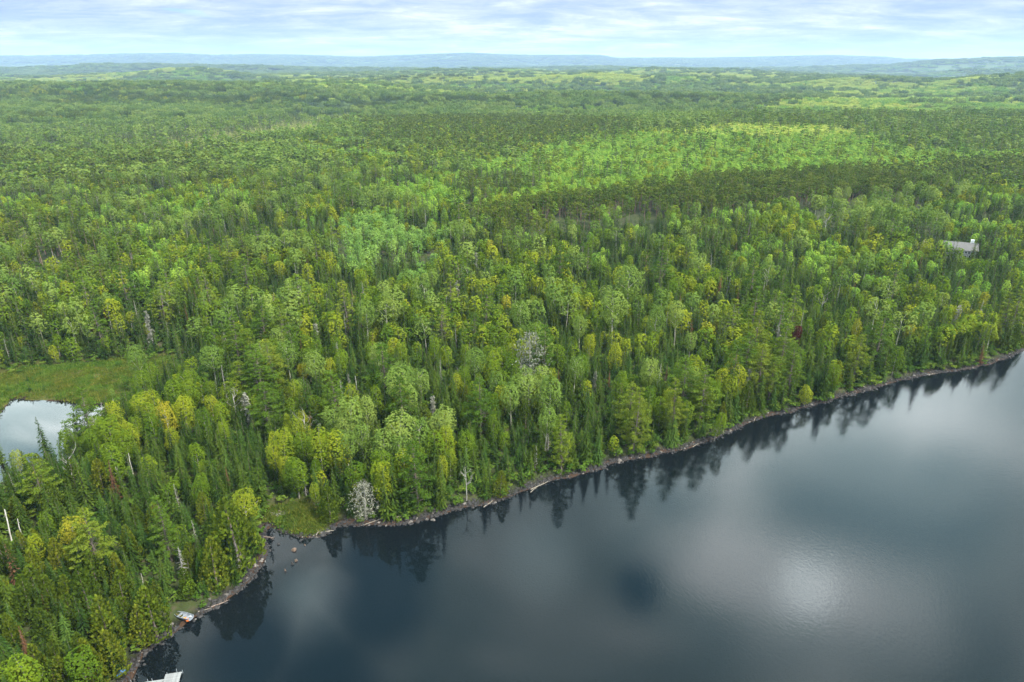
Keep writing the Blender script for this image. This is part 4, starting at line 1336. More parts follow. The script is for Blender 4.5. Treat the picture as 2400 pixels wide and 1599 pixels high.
ANCHORS = [(*DG(u, v)[:2], nm) for u, v, nm in (
    (420, 1418, 'the beached boat'), (300, 1560, 'the dock'), (640, 1183, 'the stick dam'), (700, 1205, 'the grassy point'), (1218, 905, 'the leaning lichen-hung dead tree'),
    (840, 1192, 'the lichen-grey shore bush'), (1440, 740, 'the broad bright aspen'), (1072, 1150, 'the bare grey shore tree'), (424, 1342, 'the comb-like dead conifer'),
    (1826, 800, 'the dark red maple'), (552, 1300, 'the orange-brown leaning cedar'), (1690, 722, 'the rust-red dead spruce'), (962, 1172, 'the tallest shore pine'),
    (1546, 1008, 'the slender golden pine'), (1788, 880, 'the flat-tiered white pine'), (392, 1030, 'the forked yellow birch'), (716, 1005, 'the ragged old spruce'),
    (1640, 1015, 'the birch leaning over water'), (2250, 838, 'the brown spruce at the waterline'), (1240, 1116, 'the fallen trunk on the bend'), (30, 1255, 'the leaning bare white trunks'))]


def anchor(x, y, reach=11.0):
    best = min(ANCHORS, key=lambda a: (a[0] - x) ** 2 + (a[1] - y) ** 2)
    return best[2] if math.hypot(best[0] - x, best[1] - y) < reach else None


def zone(i):
    an = anchor(gx[i], gy[i])
    if an: return 'near ' + an, 'near ' + an
    if t_ms[i] < 14: return 'beside the pond meadow', 'round the pond meadow'
    if in_point[i]: return ('on the rocky edge of the wooded point', 'at the edge of the wooded point') if sd[i] < 6 else ('inside the wooded point', 'on the wooded point')
    if h_house[i] < 28: return 'around the house clearing', 'round the house'
    if sd[i] < 6: return 'right at the rocky lake shore', 'at the lake shore'
    if sd[i] < 32: return 'in the belt behind the lake shore', 'in the belt behind the shore'
    return 'deep in the lakeside forest', 'deeper in the forest'


def sized(kd, h):
    a, b = HEIGHT[kd]
    t = (h - a) / (b - a)
    return 'small' if t < 0.2 else 'tall' if t > 0.62 else 'mid-height'


for kd, (label, grp) in GROUPS.items():
    idx = np.where((kind == kd) & inframe)[0]
    idx = idx[np.argsort(-apparent[idx])][:LIMIT.get(kd, 60)]
    single[idx] = True
    for i in idx:
        zn, zg = zone(i)
        plant(kd, prng.randrange(99), (gx[i], gy[i], gzv[i]), hgt[i], sized(kd, hgt[i]) + ' ' + label + ' ' + zn, sized(kd, hgt[i]) + ' ' + grp + ' ' + zg, wide=prng.uniform(0.88, 1.14) if kd in ('spruce', 'fir', 'cedar', 'snag', 'rust', 'pole') else prng.uniform(0.95, 1.36), q=1.0 if tdep[i] < 235 else 0.6)
for i, (kd, loc, h, label, wide) in enumerate(land_trees):
    plant(kd, i, loc, h, label, 'standout trees', wide=wide, tilt=0.03 if 'lean' not in label else 0.14)

# ---- the rest of each kind, one object per kind: points that carry tree shapes
def instancer(name, pts, idx, rot, scl, meshes, label, cat):
    src = bpy.data.collections.new(name + '_shapes')
    for i, me in enumerate(meshes):
        src.objects.link(bpy.data.objects.new('%s_shape_%02d' % (name, i), me))
    n = len(pts)
    me = bpy.data.meshes.new(name)
    me.vertices.add(n)
    me.vertices.foreach_set('co', np.asarray(pts, np.float32).ravel())
    for nm, ty, val, key in (('idx', 'INT', idx, 'value'), ('rot', 'FLOAT_VECTOR', rot, 'vector'), ('scl', 'FLOAT_VECTOR', scl, 'vector')):
        a = me.attributes.new(nm, ty, 'POINT')
        a.data.foreach_set(key, np.asarray(val, np.int32 if ty == 'INT' else np.float32).ravel())
    me.update()
    o = new_obj(name, me)
    tag(o, label, cat, kind='stuff')
    ng = bpy.data.node_groups.new(name, 'GeometryNodeTree')
    ng.interface.new_socket('Geometry', in_out='INPUT', socket_type='NodeSocketGeometry')
    ng.interface.new_socket('Geometry', in_out='OUTPUT', socket_type='NodeSocketGeometry')
    N = ng.nodes
    gi, go = N.new('NodeGroupInput'), N.new('NodeGroupOutput')
    ci = N.new('GeometryNodeCollectionInfo')
    ci.inputs[0].default_value = src
    ci.inputs['Separate Children'].default_value = True
    ci.inputs['Reset Children'].default_value = True
    ip = N.new('GeometryNodeInstanceOnPoints')
    ip.inputs['Pick Instance'].default_value = True

    def attr(nm, ty):
        a = N.new('GeometryNodeInputNamedAttribute')
        a.data_type = ty
        a.inputs[0].default_value = nm
        return a.outputs[0]
    L = ng.links
    L.new(gi.outputs[0], ip.inputs['Points'])
    L.new(ci.outputs[0], ip.inputs['Instance'])
    L.new(attr('idx', 'INT'), ip.inputs['Instance Index'])
    e2r = N.new('FunctionNodeEulerToRotation')
    L.new(attr('rot', 'FLOAT_VECTOR'), e2r.inputs[0])
    L.new(e2r.outputs[0], ip.inputs['Rotation'])
    L.new(attr('scl', 'FLOAT_VECTOR'), ip.inputs['Scale'])
    L.new(ip.outputs[0], go.inputs[0])
    md = o.modifiers.new('trees', 'NODES')
    md.node_group = ng
    return o


# far beyond, groves: a patch of a dozen trees of one kind, larger and sparser with distance
def grove_mesh(kind, i, size=15.0):
    nm, cm, tm, ref, fn = KINDS[kind]
    r = np.random.RandomState(hash_str(kind) % 777 + i)
    C = Geo(r)
    k = 4
    lo, hi = HEIGHT[kind]
    for a in range(k):
        for b in range(k):
            T1, C1 = fn(r, 0.25)
            s = r.uniform(lo, hi) / ref
            off = np.array([(a - 1.5 + r.uniform(-.4, .4)) * size / k, (b - 1.5 + r.uniform(-.4, .4)) * size / k, 0])
            for v, f in zip(C1.v, C1.f):
                sub = r.rand(len(f)) < 0.75
                C.f.append(f + C.n)
                C.v.append(v * s + off)
                C.m.append(np.zeros(len(f), int)); C.r.append(np.clip(r.rand() * 0.8 + 0.2 * r.rand(len(f)), 0, 1))
            C.n += C1.n
            if kind in ('red_pine', 'aspen', 'birch'):
                C.v[-1] = C.v[-1]
    return C.mesh('grove', [M[cm[0]]])


def far_points():
    r = np.random.RandomState(5)
    xs, ys, ss = [], [], []
    d0 = 1250.0
    while d0 < 19000:
        d1 = d0 * 1.12
        s = max(13.0, d0 / 155)
        n = int(1.55 * 0.5 * (d1 * d1 - d0 * d0) / (s * s))
        rr = np.sqrt(r.uniform(d0 * d0, d1 * d1, n))
        aa = r.uniform(-0.775, 0.775, n)
        xs.append(rr * np.sin(aa)); ys.append(rr * np.cos(aa)); ss.append(np.full(n, s))
        d0 = d1
    return np.concatenate(xs), np.concatenate(ys), np.concatenate(ss), r


px, py, psz, r5 = far_points()
ph, psd, _, _ = ground(px, py)
ok = psd > 10
px, py, psz, ph = px[ok], py[ok], psz[ok], ph[ok]
pk = species(px, py, ph, r5)
pk[np.isin(pk, ['fir', 'snag', 'lichen', 'rust', 'bare', 'pole', 'cedar', 'yellow_birch'])] = 'spruce'

NAMES = {'spruce': 'spruce_forest', 'fir': 'fir_forest', 'birch': 'birch_forest', 'yellow_birch': 'yellow_birch_forest', 'aspen': 'aspen_forest', 'cedar': 'cedar_forest',
         'white_pine': 'white_pine_forest', 'red_pine': 'red_pine_plantation', 'young_aspen': 'young_aspen_forest', 'pale_aspen': 'pale_aspen_forest', 'mint_aspen': 'mint_aspen_grove', 'bog': 'bog_spruce_forest',
         'tamarack': 'tamarack_forest', 'snag': 'dead_conifer_forest', 'lichen': 'lichen_forest', 'rust': 'rusty_spruce_forest', 'bare': 'bare_tree_forest', 'pole': 'broken_trunk_forest'}
STUFF_LABEL = {'spruce': 'dark pointed spruces spread through the forest to the hills', 'fir': 'low blue-green firs filling the forest', 'birch': 'round green birches spread through the inland forest',
               'yellow_birch': 'yellowing birches scattered through the inland forest', 'aspen': 'grey-green aspen stands of the inland forest', 'cedar': 'olive cedars inside the forest',
               'white_pine': 'scattered white pines rising above the inland forest', 'red_pine': 'dark olive red pine plantation with straight trunks',
               'young_aspen': 'bright green young aspen stands on the slopes', 'pale_aspen': 'far lowland aspen stands, leaves tinted pale yellow-green for bands of sunlight', 'mint_aspen': 'mint-green patch of young aspens in the middle of the forest',
               'bog': 'thin grey-green bog spruces on the flat wetland', 'tamarack': 'straw-yellow tamaracks in a strip across the wetland', 'snag': 'dead grey conifers scattered inland',
               'lichen': 'pale lichen-covered trees scattered inland', 'rust': 'rust-brown dead spruces scattered inland', 'bare': 'bare white trees scattered inland', 'pole': 'broken white trunks scattered inland'}
rest = ~single
for kd in NAMES:
    s = np.where((kind == kd) & rest)[0]
    g = np.where(pk == kd)[0]
    if len(s) + len(g) == 0:
        continue
    ref = KINDS[kd][3]
    ml = [whole_mesh(kd, 0.6, i) for i in range(4)] + [whole_mesh(kd, 0.25, i) for i in range(4)]
    if len(g):
        ml += [grove_mesh(kd, i) for i in range(3)]
    pts = np.column_stack([gx[s], gy[s], gzv[s]])
    idx = np.where(d[s] < 620, 0, 4) + rs.randint(0, 4, len(s))
    sc = (hgt[s] / ref)[:, None] * np.column_stack([rs.uniform(.82, 1.4, len(s)) * (1.08 + 0.2 * smooth((d[s] - 520) / 200))] * 2 + [np.ones(len(s))])
    rot = np.column_stack([rs.normal(0, .03, len(s)), rs.normal(0, .03, len(s)), rs.uniform(0, 6.283, len(s))])
    if len(g):
        pts = np.vstack([pts, np.column_stack([px[g], py[g], ph[g] - 0.5])])
        idx = np.concatenate([idx, 8 + r5.randint(0, 3, len(g))])
        w = psz[g] / 13.0
        sc = np.vstack([sc, np.column_stack([w, w, r5.uniform(.85, 1.15, len(g)) * (1 + 0.12 * (w - 1))])])
        rot = np.vstack([rot, np.column_stack([np.zeros(len(g)), np.zeros(len(g)), r5.uniform(0, 6.283, len(g))])])
    instancer(NAMES[kd], pts, idx, rot, sc, ml, STUFF_LABEL[kd], 'forest')

# ------------------------------------------------------------------ undergrowth, shore shrubs, sedge
ux, uy = jitter_grid(2.3, -330, 330, 60, 330, rs)
k_ = (np.abs(ux) < uy * 0.85 + 30)
ux, uy = ux[k_], uy[k_]
uh, usd, ups, ums = ground(ux, uy)
k_ = (usd > -0.1 + 1.4 * fbm(ux / 5, uy / 5, 88, 2)) & ((ums > 0.5) | (fbm(ux / 6, uy / 6, 89, 2) + 0.02 * ums > 0.50)) & (ups > 1.5) & (np.hypot(ux - BOAT[0], uy - BOAT[1]) > 3.0) & (np.hypot(ux - HOUSE[0], uy - HOUSE[1]) > 8)
for pl in (POINT, SPIT):
    k_ &= sdist(ux, uy, pl) > 0.2
ux, uy, uh, usd, ums = ux[k_], uy[k_], uh[k_], usd[k_], ums[k_]
s_h = rs.uniform(0.8, 2.1, len(ux)) * np.where((usd < 5) & (ums > 15), 1.25, 1)
uu, uv, udep = project(ux, uy, uh)
edge = np.where(((usd < 5) | (ums < 10)) & (uu > 0) & (uu < 2400) & (uv < 1599))[0]
edge = edge[np.argsort(udep[edge])]
edge = edge[np.arange(len(edge)) % max(1, len(edge) // 230 + 1) == 0]
sing = np.zeros(len(ux), bool); sing[edge] = True
for i in edge:
    near_pond = ums[i] < 10
    an = anchor(ux[i], uy[i], 12.0)
    big = 'knee-high' if s_h[i] < 1.3 else 'man-high'
    where = 'at the wet meadow edge' if near_pond else 'on the bank near ' + an if an else 'on the lake bank'
    plant('shrub', prng.randrange(9), (ux[i], uy[i], uh[i]), s_h[i], big + ' leafy green shrub ' + where, big + ' shrubs ' + where, wide=prng.uniform(0.9, 1.4))
s = np.where(~sing)[0]
instancer('undergrowth', np.column_stack([ux[s], uy[s], uh[s]]), rs.randint(0, 3, len(s)), np.column_stack([np.zeros((len(s), 2)), rs.uniform(0, 6.28, len(s))]),
          (s_h[s] / 2.2)[:, None] * np.array([[1.35, 1.35, 1.0]]), [whole_mesh('shrub', 0.6, i) for i in range(3)], 'leafy undergrowth between the trees of the shore forest', 'undergrowth')


def tuft_mesh(i, n=26, h=0.7, mat='sedge'):
    r = np.random.RandomState(90 + i)
    C = Geo(r)
    c = np.column_stack([r.normal(0, .45, n), r.normal(0, .45, n), np.full(n, h * .4)])
    ax = r.normal(0, .35, (n, 3)); ax[:, 2] += 1
    C.sprays(c, ax, r.normal(size=(n, 3)), h * r.uniform(.7, 1.2, n), r.uniform(.10, .26, n))
    return C.mesh('tuft', [M[mat]])


mx_, my_ = jitter_grid(1.0, -200, -60, 120, 270, rs, 0.5)
ax_, ay_ = jitter_grid(0.55, -60, -20, 95, 160, rs, 0.5)
bx_, by_ = jitter_grid(0.8, 180, 240, 230, 280, rs, 0.5)
mx_, my_ = np.concatenate([mx_, ax_, bx_]), np.concatenate([my_, ay_, by_])
mh, msd, mps, mms = ground(mx_, my_)
pt_, spt = sdist(mx_, my_, POINT), sdist(mx_, my_, SPIT)
k_ = (((mms < 0.5) & (mps > 0.3)) | (pt_ < -0.2) | (spt < -0.2)) & (msd > 0.8) & (fbm(mx_ / 3.5, my_ / 3.5, 71, 2) > 0.2)
mx_, my_, mh = mx_[k_], my_[k_], mh[k_]
n = len(mx_)
sz = rs.uniform(0.6, 1.7, n) * (0.5 + fbm(mx_ / 7, my_ / 7, 72, 2))
instancer('meadow_sedge', np.column_stack([mx_, my_, mh]), np.where(fbm(mx_ / 6, my_ / 6, 73, 2) > 0.47, rs.randint(0, 3, n), rs.randint(3, 5, n)),
          np.column_stack([np.zeros((n, 2)), rs.uniform(0, 6.28, n)]), np.column_stack([sz, sz, sz * .9]),
          [tuft_mesh(0), tuft_mesh(1), tuft_mesh(2, 30, .6), tuft_mesh(3, 34, .6, 'shrub'), tuft_mesh(4, 30, .5, 'shrub')], 'green and rusty sedge of the wet meadow by the pond', 'sedge')

# ------------------------------------------------------------------ shore: rocks, driftwood, stick dam
def rock_mesh(i):
    r = np.random.RandomState(300 + i)
    import bmesh
    bm = bmesh.new()
    bmesh.ops.create_icosphere(bm, subdivisions=2, radius=0.5)
    ph = r.rand(9) * 6.28
    for v in bm.verts:
        p = v.co
        s = 1 + .16 * math.sin(3 * p.x * 2 + ph[0]) + .15 * math.sin(4 * p.y * 2 + ph[1]) + .12 * math.sin(7 * p.z + ph[2]) + r.normal(0, .05)
        v.co = p * s
        v.co.z *= .62
        for k in range(3):   # broken faces
            nx, ny, nz = math.cos(ph[3 + k]), math.sin(ph[3 + k]), 0.5
            dd = v.co.x * nx + v.co.y * ny + v.co.z * nz - 0.36
            if dd > 0:
                v.co.x -= nx * dd * .7; v.co.y -= ny * dd * .7; v.co.z -= nz * dd * .7
    me = bpy.data.meshes.new('boulder')
    bm.to_mesh(me); bm.free()
    return me


base_rocks = [rock_mesh(i) for i in range(6)]
ROCKS = {}
for key in ('rock', 'pale_rock', 'brown_rock'):
    ROCKS[key] = []
    for me in base_rocks:
        m2 = me.copy(); m2.materials.append(M[key]); ROCKS[key].append(m2)
seg = np.diff(SHORELINE, axis=0)
slen = np.hypot(seg[:, 0], seg[:, 1])
cum = np.concatenate([[0], np.cumsum(slen)])
vis_len = cum[-1] - 260
r6 = np.random.RandomState(66)


def along(t):
    i = min(np.searchsorted(cum, t) - 1, len(seg) - 1); i = max(i, 0)
    p = SHORELINE[i] + seg[i] * (t - cum[i]) / slen[i]
    nrm = np.array([-seg[i][1], seg[i][0]]) / slen[i]     # to the land (left of the walk direction)
    return p, nrm


n_stone = 15000
tt = r6.uniform(0, vis_len, n_stone)
off = np.clip(r6.normal(0.55, 0.75, n_stone), -1.3, 2.2)
size = np.clip(r6.lognormal(-1.5, 0.62, n_stone) * (0.7 + 0.7 * vnoise(tt / 9, tt * 0, 5)), 0.08, 1.05)
xy = np.array([along(t)[0] + along(t)[1] * o for t, o in zip(tt, off)])
rz, rsd, rps, rms = ground(xy[:, 0], xy[:, 1])
u_, v_, dp_ = project(xy[:, 0], xy[:, 1], rz)
okr = (u_ > -30) & (u_ < 2440) & (v_ < 1620) & (np.hypot(xy[:, 0] - BOAT[0], xy[:, 1] - BOAT[1]) > 2.2)
xy, rz, size, dp_, off = xy[okr], rz[okr], size[okr], dp_[okr], off[okr]
order = np.argsort(-size / dp_)
for j, i in enumerate(order[:260]):
    pale = r6.rand() < 0.08
    key = 'pale_rock' if pale else 'rock'
    s = size[i]
    o = new_obj('boulder', ROCKS[key][r6.randint(6)], None, (xy[i, 0], xy[i, 1], rz[i] + s * .1), (r6.normal(0, .2), r6.normal(0, .2), r6.uniform(0, 6.28)), (s * r6.uniform(.8, 1.4), s, s * r6.uniform(.7, 1.1)))
    an = anchor(xy[i, 0], xy[i, 1], 13.0)
    where = 'near ' + an if an else 'off the wooded point' if xy[i, 0] < -45 else 'below the long forest shore'
    big = 'large' if s > 0.75 else 'small'
    tag(o, '%s %s boulder on the waterline %s' % (big, 'pale weathered' if pale else 'dark wet', where), 'boulder', '%s %s boulders %s' % (big, 'pale' if pale else 'dark', where))
rest_ = order[260:]
n = len(rest_)
pale = r6.rand(n) < 0.04
instancer('shore_stones', np.column_stack([xy[rest_], rz[rest_] + size[rest_] * .08]), np.where(pale, 6, 0) + r6.randint(0, 6, n),
          np.column_stack([r6.normal(0, .3, (n, 2)), r6.uniform(0, 6.28, n)]), size[rest_][:, None] * r6.uniform(.7, 1.3, (n, 3)),
          ROCKS['rock'] + ROCKS['pale_rock'], 'dark cobbles and stones lining the waterline', 'stones')
# boulders standing in the shallow bay
for u, v, s, lb in ((676, 1265, 1.3, 'brown split boulder standing in the shallow bay'), (681, 1288, 1.1, 'pale-topped boulder in the shallow bay beyond the split one'),
                    (671, 1297, 0.9, 'dark low boulder next to the pale-topped one in the bay'), (640, 1252, 0.7, 'small dark boulder in the creek mouth'),
                    (700, 1253, 0.5, 'little brown stone in the shallow bay'), (655, 1312, 0.5, 'submerged reddish stone in the shallow bay'), (627, 1240, .8, 'dark boulder by the creek log')):
    p = D(u, v)
    z = gz(p[0], p[1])
    hgt_s = max(0.35, (0.12 - z) * 1.9 + s * .25)
    o = new_obj('boulder', ROCKS['brown_rock' if 'dark' not in lb else 'rock'][r6.randint(6)], None, (p[0], p[1], z + hgt_s * .3), (0, 0, r6.uniform(0, 6)), (s, s * .8, hgt_s * 1.25))
    tag(o, lb, 'boulder')


def log_mesh(name, L, r0, seed, mat, branches=3):
    r = np.random.RandomState(seed)
    G = Geo(r)
    pts = np.column_stack([np.linspace(-L / 2, L / 2, 5), r.normal(0, .04 * L / 3, 5), r.normal(0, .02, 5)])
    G.tube(pts, np.linspace(r0, r0 * .45, 5), 6)
    for k in range(branches):
        b = pts[0] + (pts[-1] - pts[0]) * r.uniform(.35, .95)
        G.tube([b, b + np.array([r.uniform(.1, .5), r.choice([-1, 1]) * r.uniform(.3, .8), r.uniform(.05, .4)])], [r0 * .4, .012], 4)
    # end faces
    return G.mesh(name, [M[mat]], True)


LOGS = [(752, 1222, 26, .16, 8, 'pale driftwood log lying along the stony tip of the grassy point'), (730, 1226, 12, .14, 80, 'short bleached stump post on the stony tip'),
        (858, 1200, 60, .13, 22, 'long white driftwood trunk slanting across the waterline rocks'), (835, 1196, 26, .14, 30, 'short white log by the lichen-grey dead bush'),
        (918, 1192, 34, .18, 12, 'tangled grey root wad on the waterline rocks'), (1122, 1158, 26, .12, 45, 'bleached branch sticking into the lake below the small cedar'),
        (1240, 1116, 44, .15, 35, 'pale fallen trunk with branch stubs on the shore bend'), (1228, 1124, 26, .11, 50, 'thin pale branch beside the fallen trunk on the shore bend'),
        (672, 1170, 40, .13, -20, 'white trunk lying behind the stick dam'), (614, 1235, 30, .20, -15, 'dark waterlogged trunk in the creek mouth'),
        (1598, 1023, 18, .11, 40, 'small pale snag at the waterline under the slender pine'), (1735, 962, 20, .12, 60, 'bleached log leaning on the waterline rocks below the round birch'),
        (2140, 860, 26, .12, 5, 'grey log among pale rocks of the far shore'), (505, 1388, 34, .14, 30, 'grey drift log on the dark rocks of the wooded point'),
        (470, 1402, 24, .12, 15, 'pale stick on the rocks near the boat')]
for i, (u, v, lpx, r0, ang, lb) in enumerate(LOGS):
    p = D(u, v, 0.2)
    dep = float(project(*[np.array([q]) for q in p])[2][0])
    L = max(1.6, lpx * SC * dep / FPX * 1.15)
    g = gz(p[0], p[1])
    o = new_obj('driftwood_log', log_mesh('driftwood_log', L, r0, 40 + i, 'stick' if 'dark' in lb else 'drift', 6 if 'root' in lb else 3), None, (p[0], p[1], max(g, -0.02) + r0 * 0.9 + .1),
                (0, -0.06 - 0.03 * (i % 3), math.radians(ang)))
    tag(o, lb, 'log')

dam = bpy.data.objects.new('stick_dam', None)
dp = D(640, 1183, 0.4)
dam.location = (dp[0], dp[1], 0.15)
col.objects.link(dam)
tag(dam, 'low dam of grey-brown sticks across the creek mouth', 'dam')
stick_meshes = [log_mesh('stick', 2.6, .055, 200 + i, 'stick' if i % 3 else 'dead_wood', 1) for i in range(6)]
for k in range(110):
    a = r6.normal(0.35, .35)
    w = r6.normal(0, 1, 2)
    x_, y_ = w[0] * 2.1, w[1] * 0.75 + w[0] * .1
    g = gz(dp[0] + x_, dp[1] + y_)
    new_obj('stick', stick_meshes[k % 6], dam, (x_, y_, max(g, 0.0) - 0.15 + .08 + max(0, .55 - .18 * x_ * x_ * .3 - .5 * y_ * y_) * r6.rand()), (r6.normal(0, .1), r6.normal(0, .14), a), r6.uniform(.6, 1.15))

# ------------------------------------------------------------------ boat drawn up on the rocks, with its load
M['aluminium'] = plain_material('dull_aluminium', (0.20, 0.22, 0.25), (0.32, 0.34, 0.38), 1.5, 0.45, 0.35)
M['orange'] = plain_material('orange_fabric', (0.62, 0.12, 0.02), (0.80, 0.22, 0.03), 6, 0.8)
M['ochre'] = plain_material('ochre_wood', (0.34, 0.20, 0.05), (0.46, 0.28, 0.07), 5, 0.7)
M['white_plastic'] = plain_material('white_plastic', (0.45, 0.46, 0.47), (0.60, 0.60, 0.60), 5, 0.4)
M['dark_plastic'] = plain_material('dark_plastic', (0.02, 0.02, 0.022), (0.05, 0.05, 0.05), 5, 0.4)
M['blue'] = plain_material('blue_tarp', (0.02, 0.08, 0.22), (0.06, 0.19, 0.40), 2, 0.5)


def build_boat():
    L, W, Hh = 4.6, 1.55, 0.55
    boat = bpy.data.objects.new('rowing_boat', None)
    bz = max(gz(BOAT[0], BOAT[1]), 0.1)
    boat.location = (BOAT[0], BOAT[1], bz + 0.16)
    boat.rotation_euler = (0.04, 0.10, math.radians(158))
    col.objects.link(boat)
    tag(boat, 'grey aluminium rowing boat with three benches pulled up on the rocks', 'boat')
    ns, nr = 15, 9

    def hull_pts(inset, dz):
        rows = []
        for i in range(ns):
            t = i / (ns - 1)            # 0 stern, 1 bow
            x = -L / 2 + L * t
            w = (W / 2) * (1 - max(0, (t - .45) / .55) ** 2.3) * (0.88 + 0.12 * min(1, t / .4))
            w = max(w - inset, 0.012)
            sheer = Hh + 0.28 * max(0, t - .55) ** 1.6
            keel = 0.42 * max(0, (t - .72) / .28) ** 2
            row = []
            for j in range(nr):
                s = j / (nr - 1) * 2 - 1
                yy = w * math.copysign(min(1, abs(s) * 1.25) ** 0.9, s)
                zz = keel + dz + (sheer - keel - dz) * max(0, (abs(s) - .45) / .55) ** 1.1 + .04 * (1 - abs(s))* -1
                row.append((x, yy, zz))
            rows.append(row)
        return np.array(rows)

    g = Geo(r6)
    A, B = hull_pts(0, 0), hull_pts(.03, .03)
    for i in range(ns - 1):
        for j in range(nr - 1):
            g.quads([[A[i, j], A[i + 1, j], A[i + 1, j + 1], A[i, j + 1]]])
            g.quads([[B[i, j], B[i, j + 1], B[i + 1, j + 1], B[i + 1, j]]])
    for i in range(ns - 1):
        for j in (0, nr - 1):
            g.quads([[A[i, j], B[i, j], B[i + 1, j], A[i + 1, j]]])
    new_obj('hull', g.mesh('hull', [M['aluminium']], True), boat)
    g = Geo(r6)
    tr = A[0]
    for j in range(nr - 1):
        g.quads([[tr[j], tr[j + 1], (tr[j + 1][0], tr[j + 1][1], Hh), (tr[j][0], tr[j][1], Hh)]])
        g.quads([[tr[j] + np.array([.04, 0, 0]), np.array([tr[j][0] + .04, tr[j][1], Hh]), np.array([tr[j + 1][0] + .04, tr[j + 1][1], Hh]), tr[j + 1] + np.array([.04, 0, 0])]])
    new_obj('transom', g.mesh('transom', [M['aluminium']]), boat)
    for s in (0, nr - 1):
        g = Geo(r6)
        g.tube(A[:, s] + np.array([0, 0, .015]), .035, 5)
        new_obj('gunwale', g.mesh('gunwale', [M['aluminium']], True), boat)
    for k, (x, m) in enumerate(((-1.55, 'aluminium'), (-.35, 'aluminium'), (0.75, 'aluminium'))):
        i = int((x + L / 2) / L * (ns - 1))
        w = abs(A[i, 0, 1]) - .05
        g = Geo(r6)
        g.box(x - .16, x + .16, -w, w, Hh - .20, Hh - .15)
        g.box(x - .13, x + .13, -w * .8, w * .8, .06, Hh - .2)
        new_obj('bench', g.mesh('bench', [M[m]]), boat)
    g = Geo(r6)
    g.tube([(1.3, .2, Hh + .05), (-1.0, .55, Hh + .06)], .025, 5)
    g.box(-1.45, -1.0, .46, .64, Hh + .04, Hh + .07)
    new_obj('oar', g.mesh('oar', [M['ochre']]), boat)
    # load: separate things lying in the boat
    from mathutils import Matrix
    bpy.context.view_layer.update()
    mw = boat.matrix_world

    def put(name, me, loc, rz, label, cat, grp=None):
        p = mw @ __import__('mathutils').Vector(loc)
        o = new_obj(name, me, None, p, (boat.rotation_euler[0], boat.rotation_euler[1], boat.rotation_euler[2] + rz))
        tag(o, label, cat, grp)
    g = Geo(r6)
    for sx in (-1, 1):
        g.box(min(sx * .04, sx * .26), max(sx * .04, sx * .26), -.3, .3, 0, .12)
    g.box(-.26, .26, .22, .36, .005, .10)
    vest = g.mesh('life_vest', [M['orange']])
    put('life_vest', vest, (-1.95, .42, .12), .4, 'orange life vest heaped by the stern of the boat', 'life vest')
    put('life_vest', vest, (-1.05, .3, .1), 1.3, 'orange life vest on the boat floor beside the stern bench', 'life vest')
    g = Geo(r6)
    g.tube([(0, 0, 0), (0, 0, .36)], [.14, .17], 12)
    g.tube([(0, 0, .35), (0, 0, .38)], [.18, .18], 12)
    ang = np.linspace(0, 6.283, 13)
    g.quads([[(0, 0, .37), (.17 * math.cos(a), .17 * math.sin(a), .37), (.17 * math.cos((a + b) / 2), .17 * math.sin((a + b) / 2), .372), (.17 * math.cos(b), .17 * math.sin(b), .37)] for a, b in zip(ang[:-1], ang[1:])])
    put('bucket', g.mesh('bucket', [M['white_plastic']]), (-1.9, -.28, .06), 0, 'white lidded bucket in the stern of the boat', 'bucket')


build_boat()

# ------------------------------------------------------------------ dock reaching into the lake at the wooded point
M['deck'] = plain_material('weathered_deck', (0.14, 0.14, 0.14), (0.24, 0.24, 0.235), 3.0, 0.7)
M['steel'] = plain_material('galvanised_steel', (0.42, 0.44, 0.46), (0.58, 0.59, 0.6), 4.0, 0.45, 0.4)


def build_dock():
    dock = bpy.data.objects.new('dock', None)
    z = 0.45
    a, b = P(256, 1612, z), P(384, 1592, z)
    ux_ = (b - a)[:2]; L = float(np.hypot(*ux_)); ux_ = ux_ / L
    ang = math.atan2(ux_[1], ux_[0])
    dock.location = (a[0], a[1], 0)
    dock.rotation_euler = (0, 0, ang)
    col.objects.link(dock)
    tag(dock, 'grey L-shaped dock on thin steel posts reaching into the lake', 'dock')
    plank = None

    def deck(x0, x1, y0, y1, across):
        n = int((x1 - x0) / .15)
        g = Geo(r6); g.box(-.068, .068, y0, y1, -.02, .02)
        me = g.mesh('plank', [M['deck']])
        for i in range(n):
            new_obj('plank', me, dock, (x0 + .15 * (i + .5), r6.normal(0, .006), z + r6.normal(0, .002)))
    deck(-3.0, L, -1.25, 0.0, True)
    deck(L + .01, L + 2.75, -2.6, 1.05, True)
    g = Geo(r6)
    g.box(-3.0, L, -1.23, -1.15, z - .2, z - .025); g.box(-3.0, L, -.1, -.02, z - .2, z - .025)
    new_obj('beam', g.mesh('beam', [M['steel']]), dock)
    g = Geo(r6)
    for y in (-2.55, -.8, .97):
        g.box(L + .02, L + 2.73, y, y + .07, z - .2, z - .025)
    new_obj('platform_frame', g.mesh('platform_frame', [M['steel']]), dock)
    for x, y, top in ((L - 5.2, .07, 1.35), (L - 2.6, .07, .95), (L - 1.9, .07, .95), (L + .25, 1.12, .75), (L + 1.9, 1.12, 1.25), (L + 2.8, 1.12, .8), (L + 2.82, -2.5, .8), (L - 2.6, -1.31, .8), (L - 5.2, -1.31, .8)):
        wx, wy = a[0] + math.cos(ang) * x - math.sin(ang) * y, a[1] + math.sin(ang) * x + math.cos(ang) * y
        g = Geo(r6)
        g.tube([(x, y, min(gz(wx, wy), 0) - .2), (x, y, top)], [.03, .03], 6)
        new_obj('post', g.mesh('post', [M['steel']], True), dock)


build_dock()

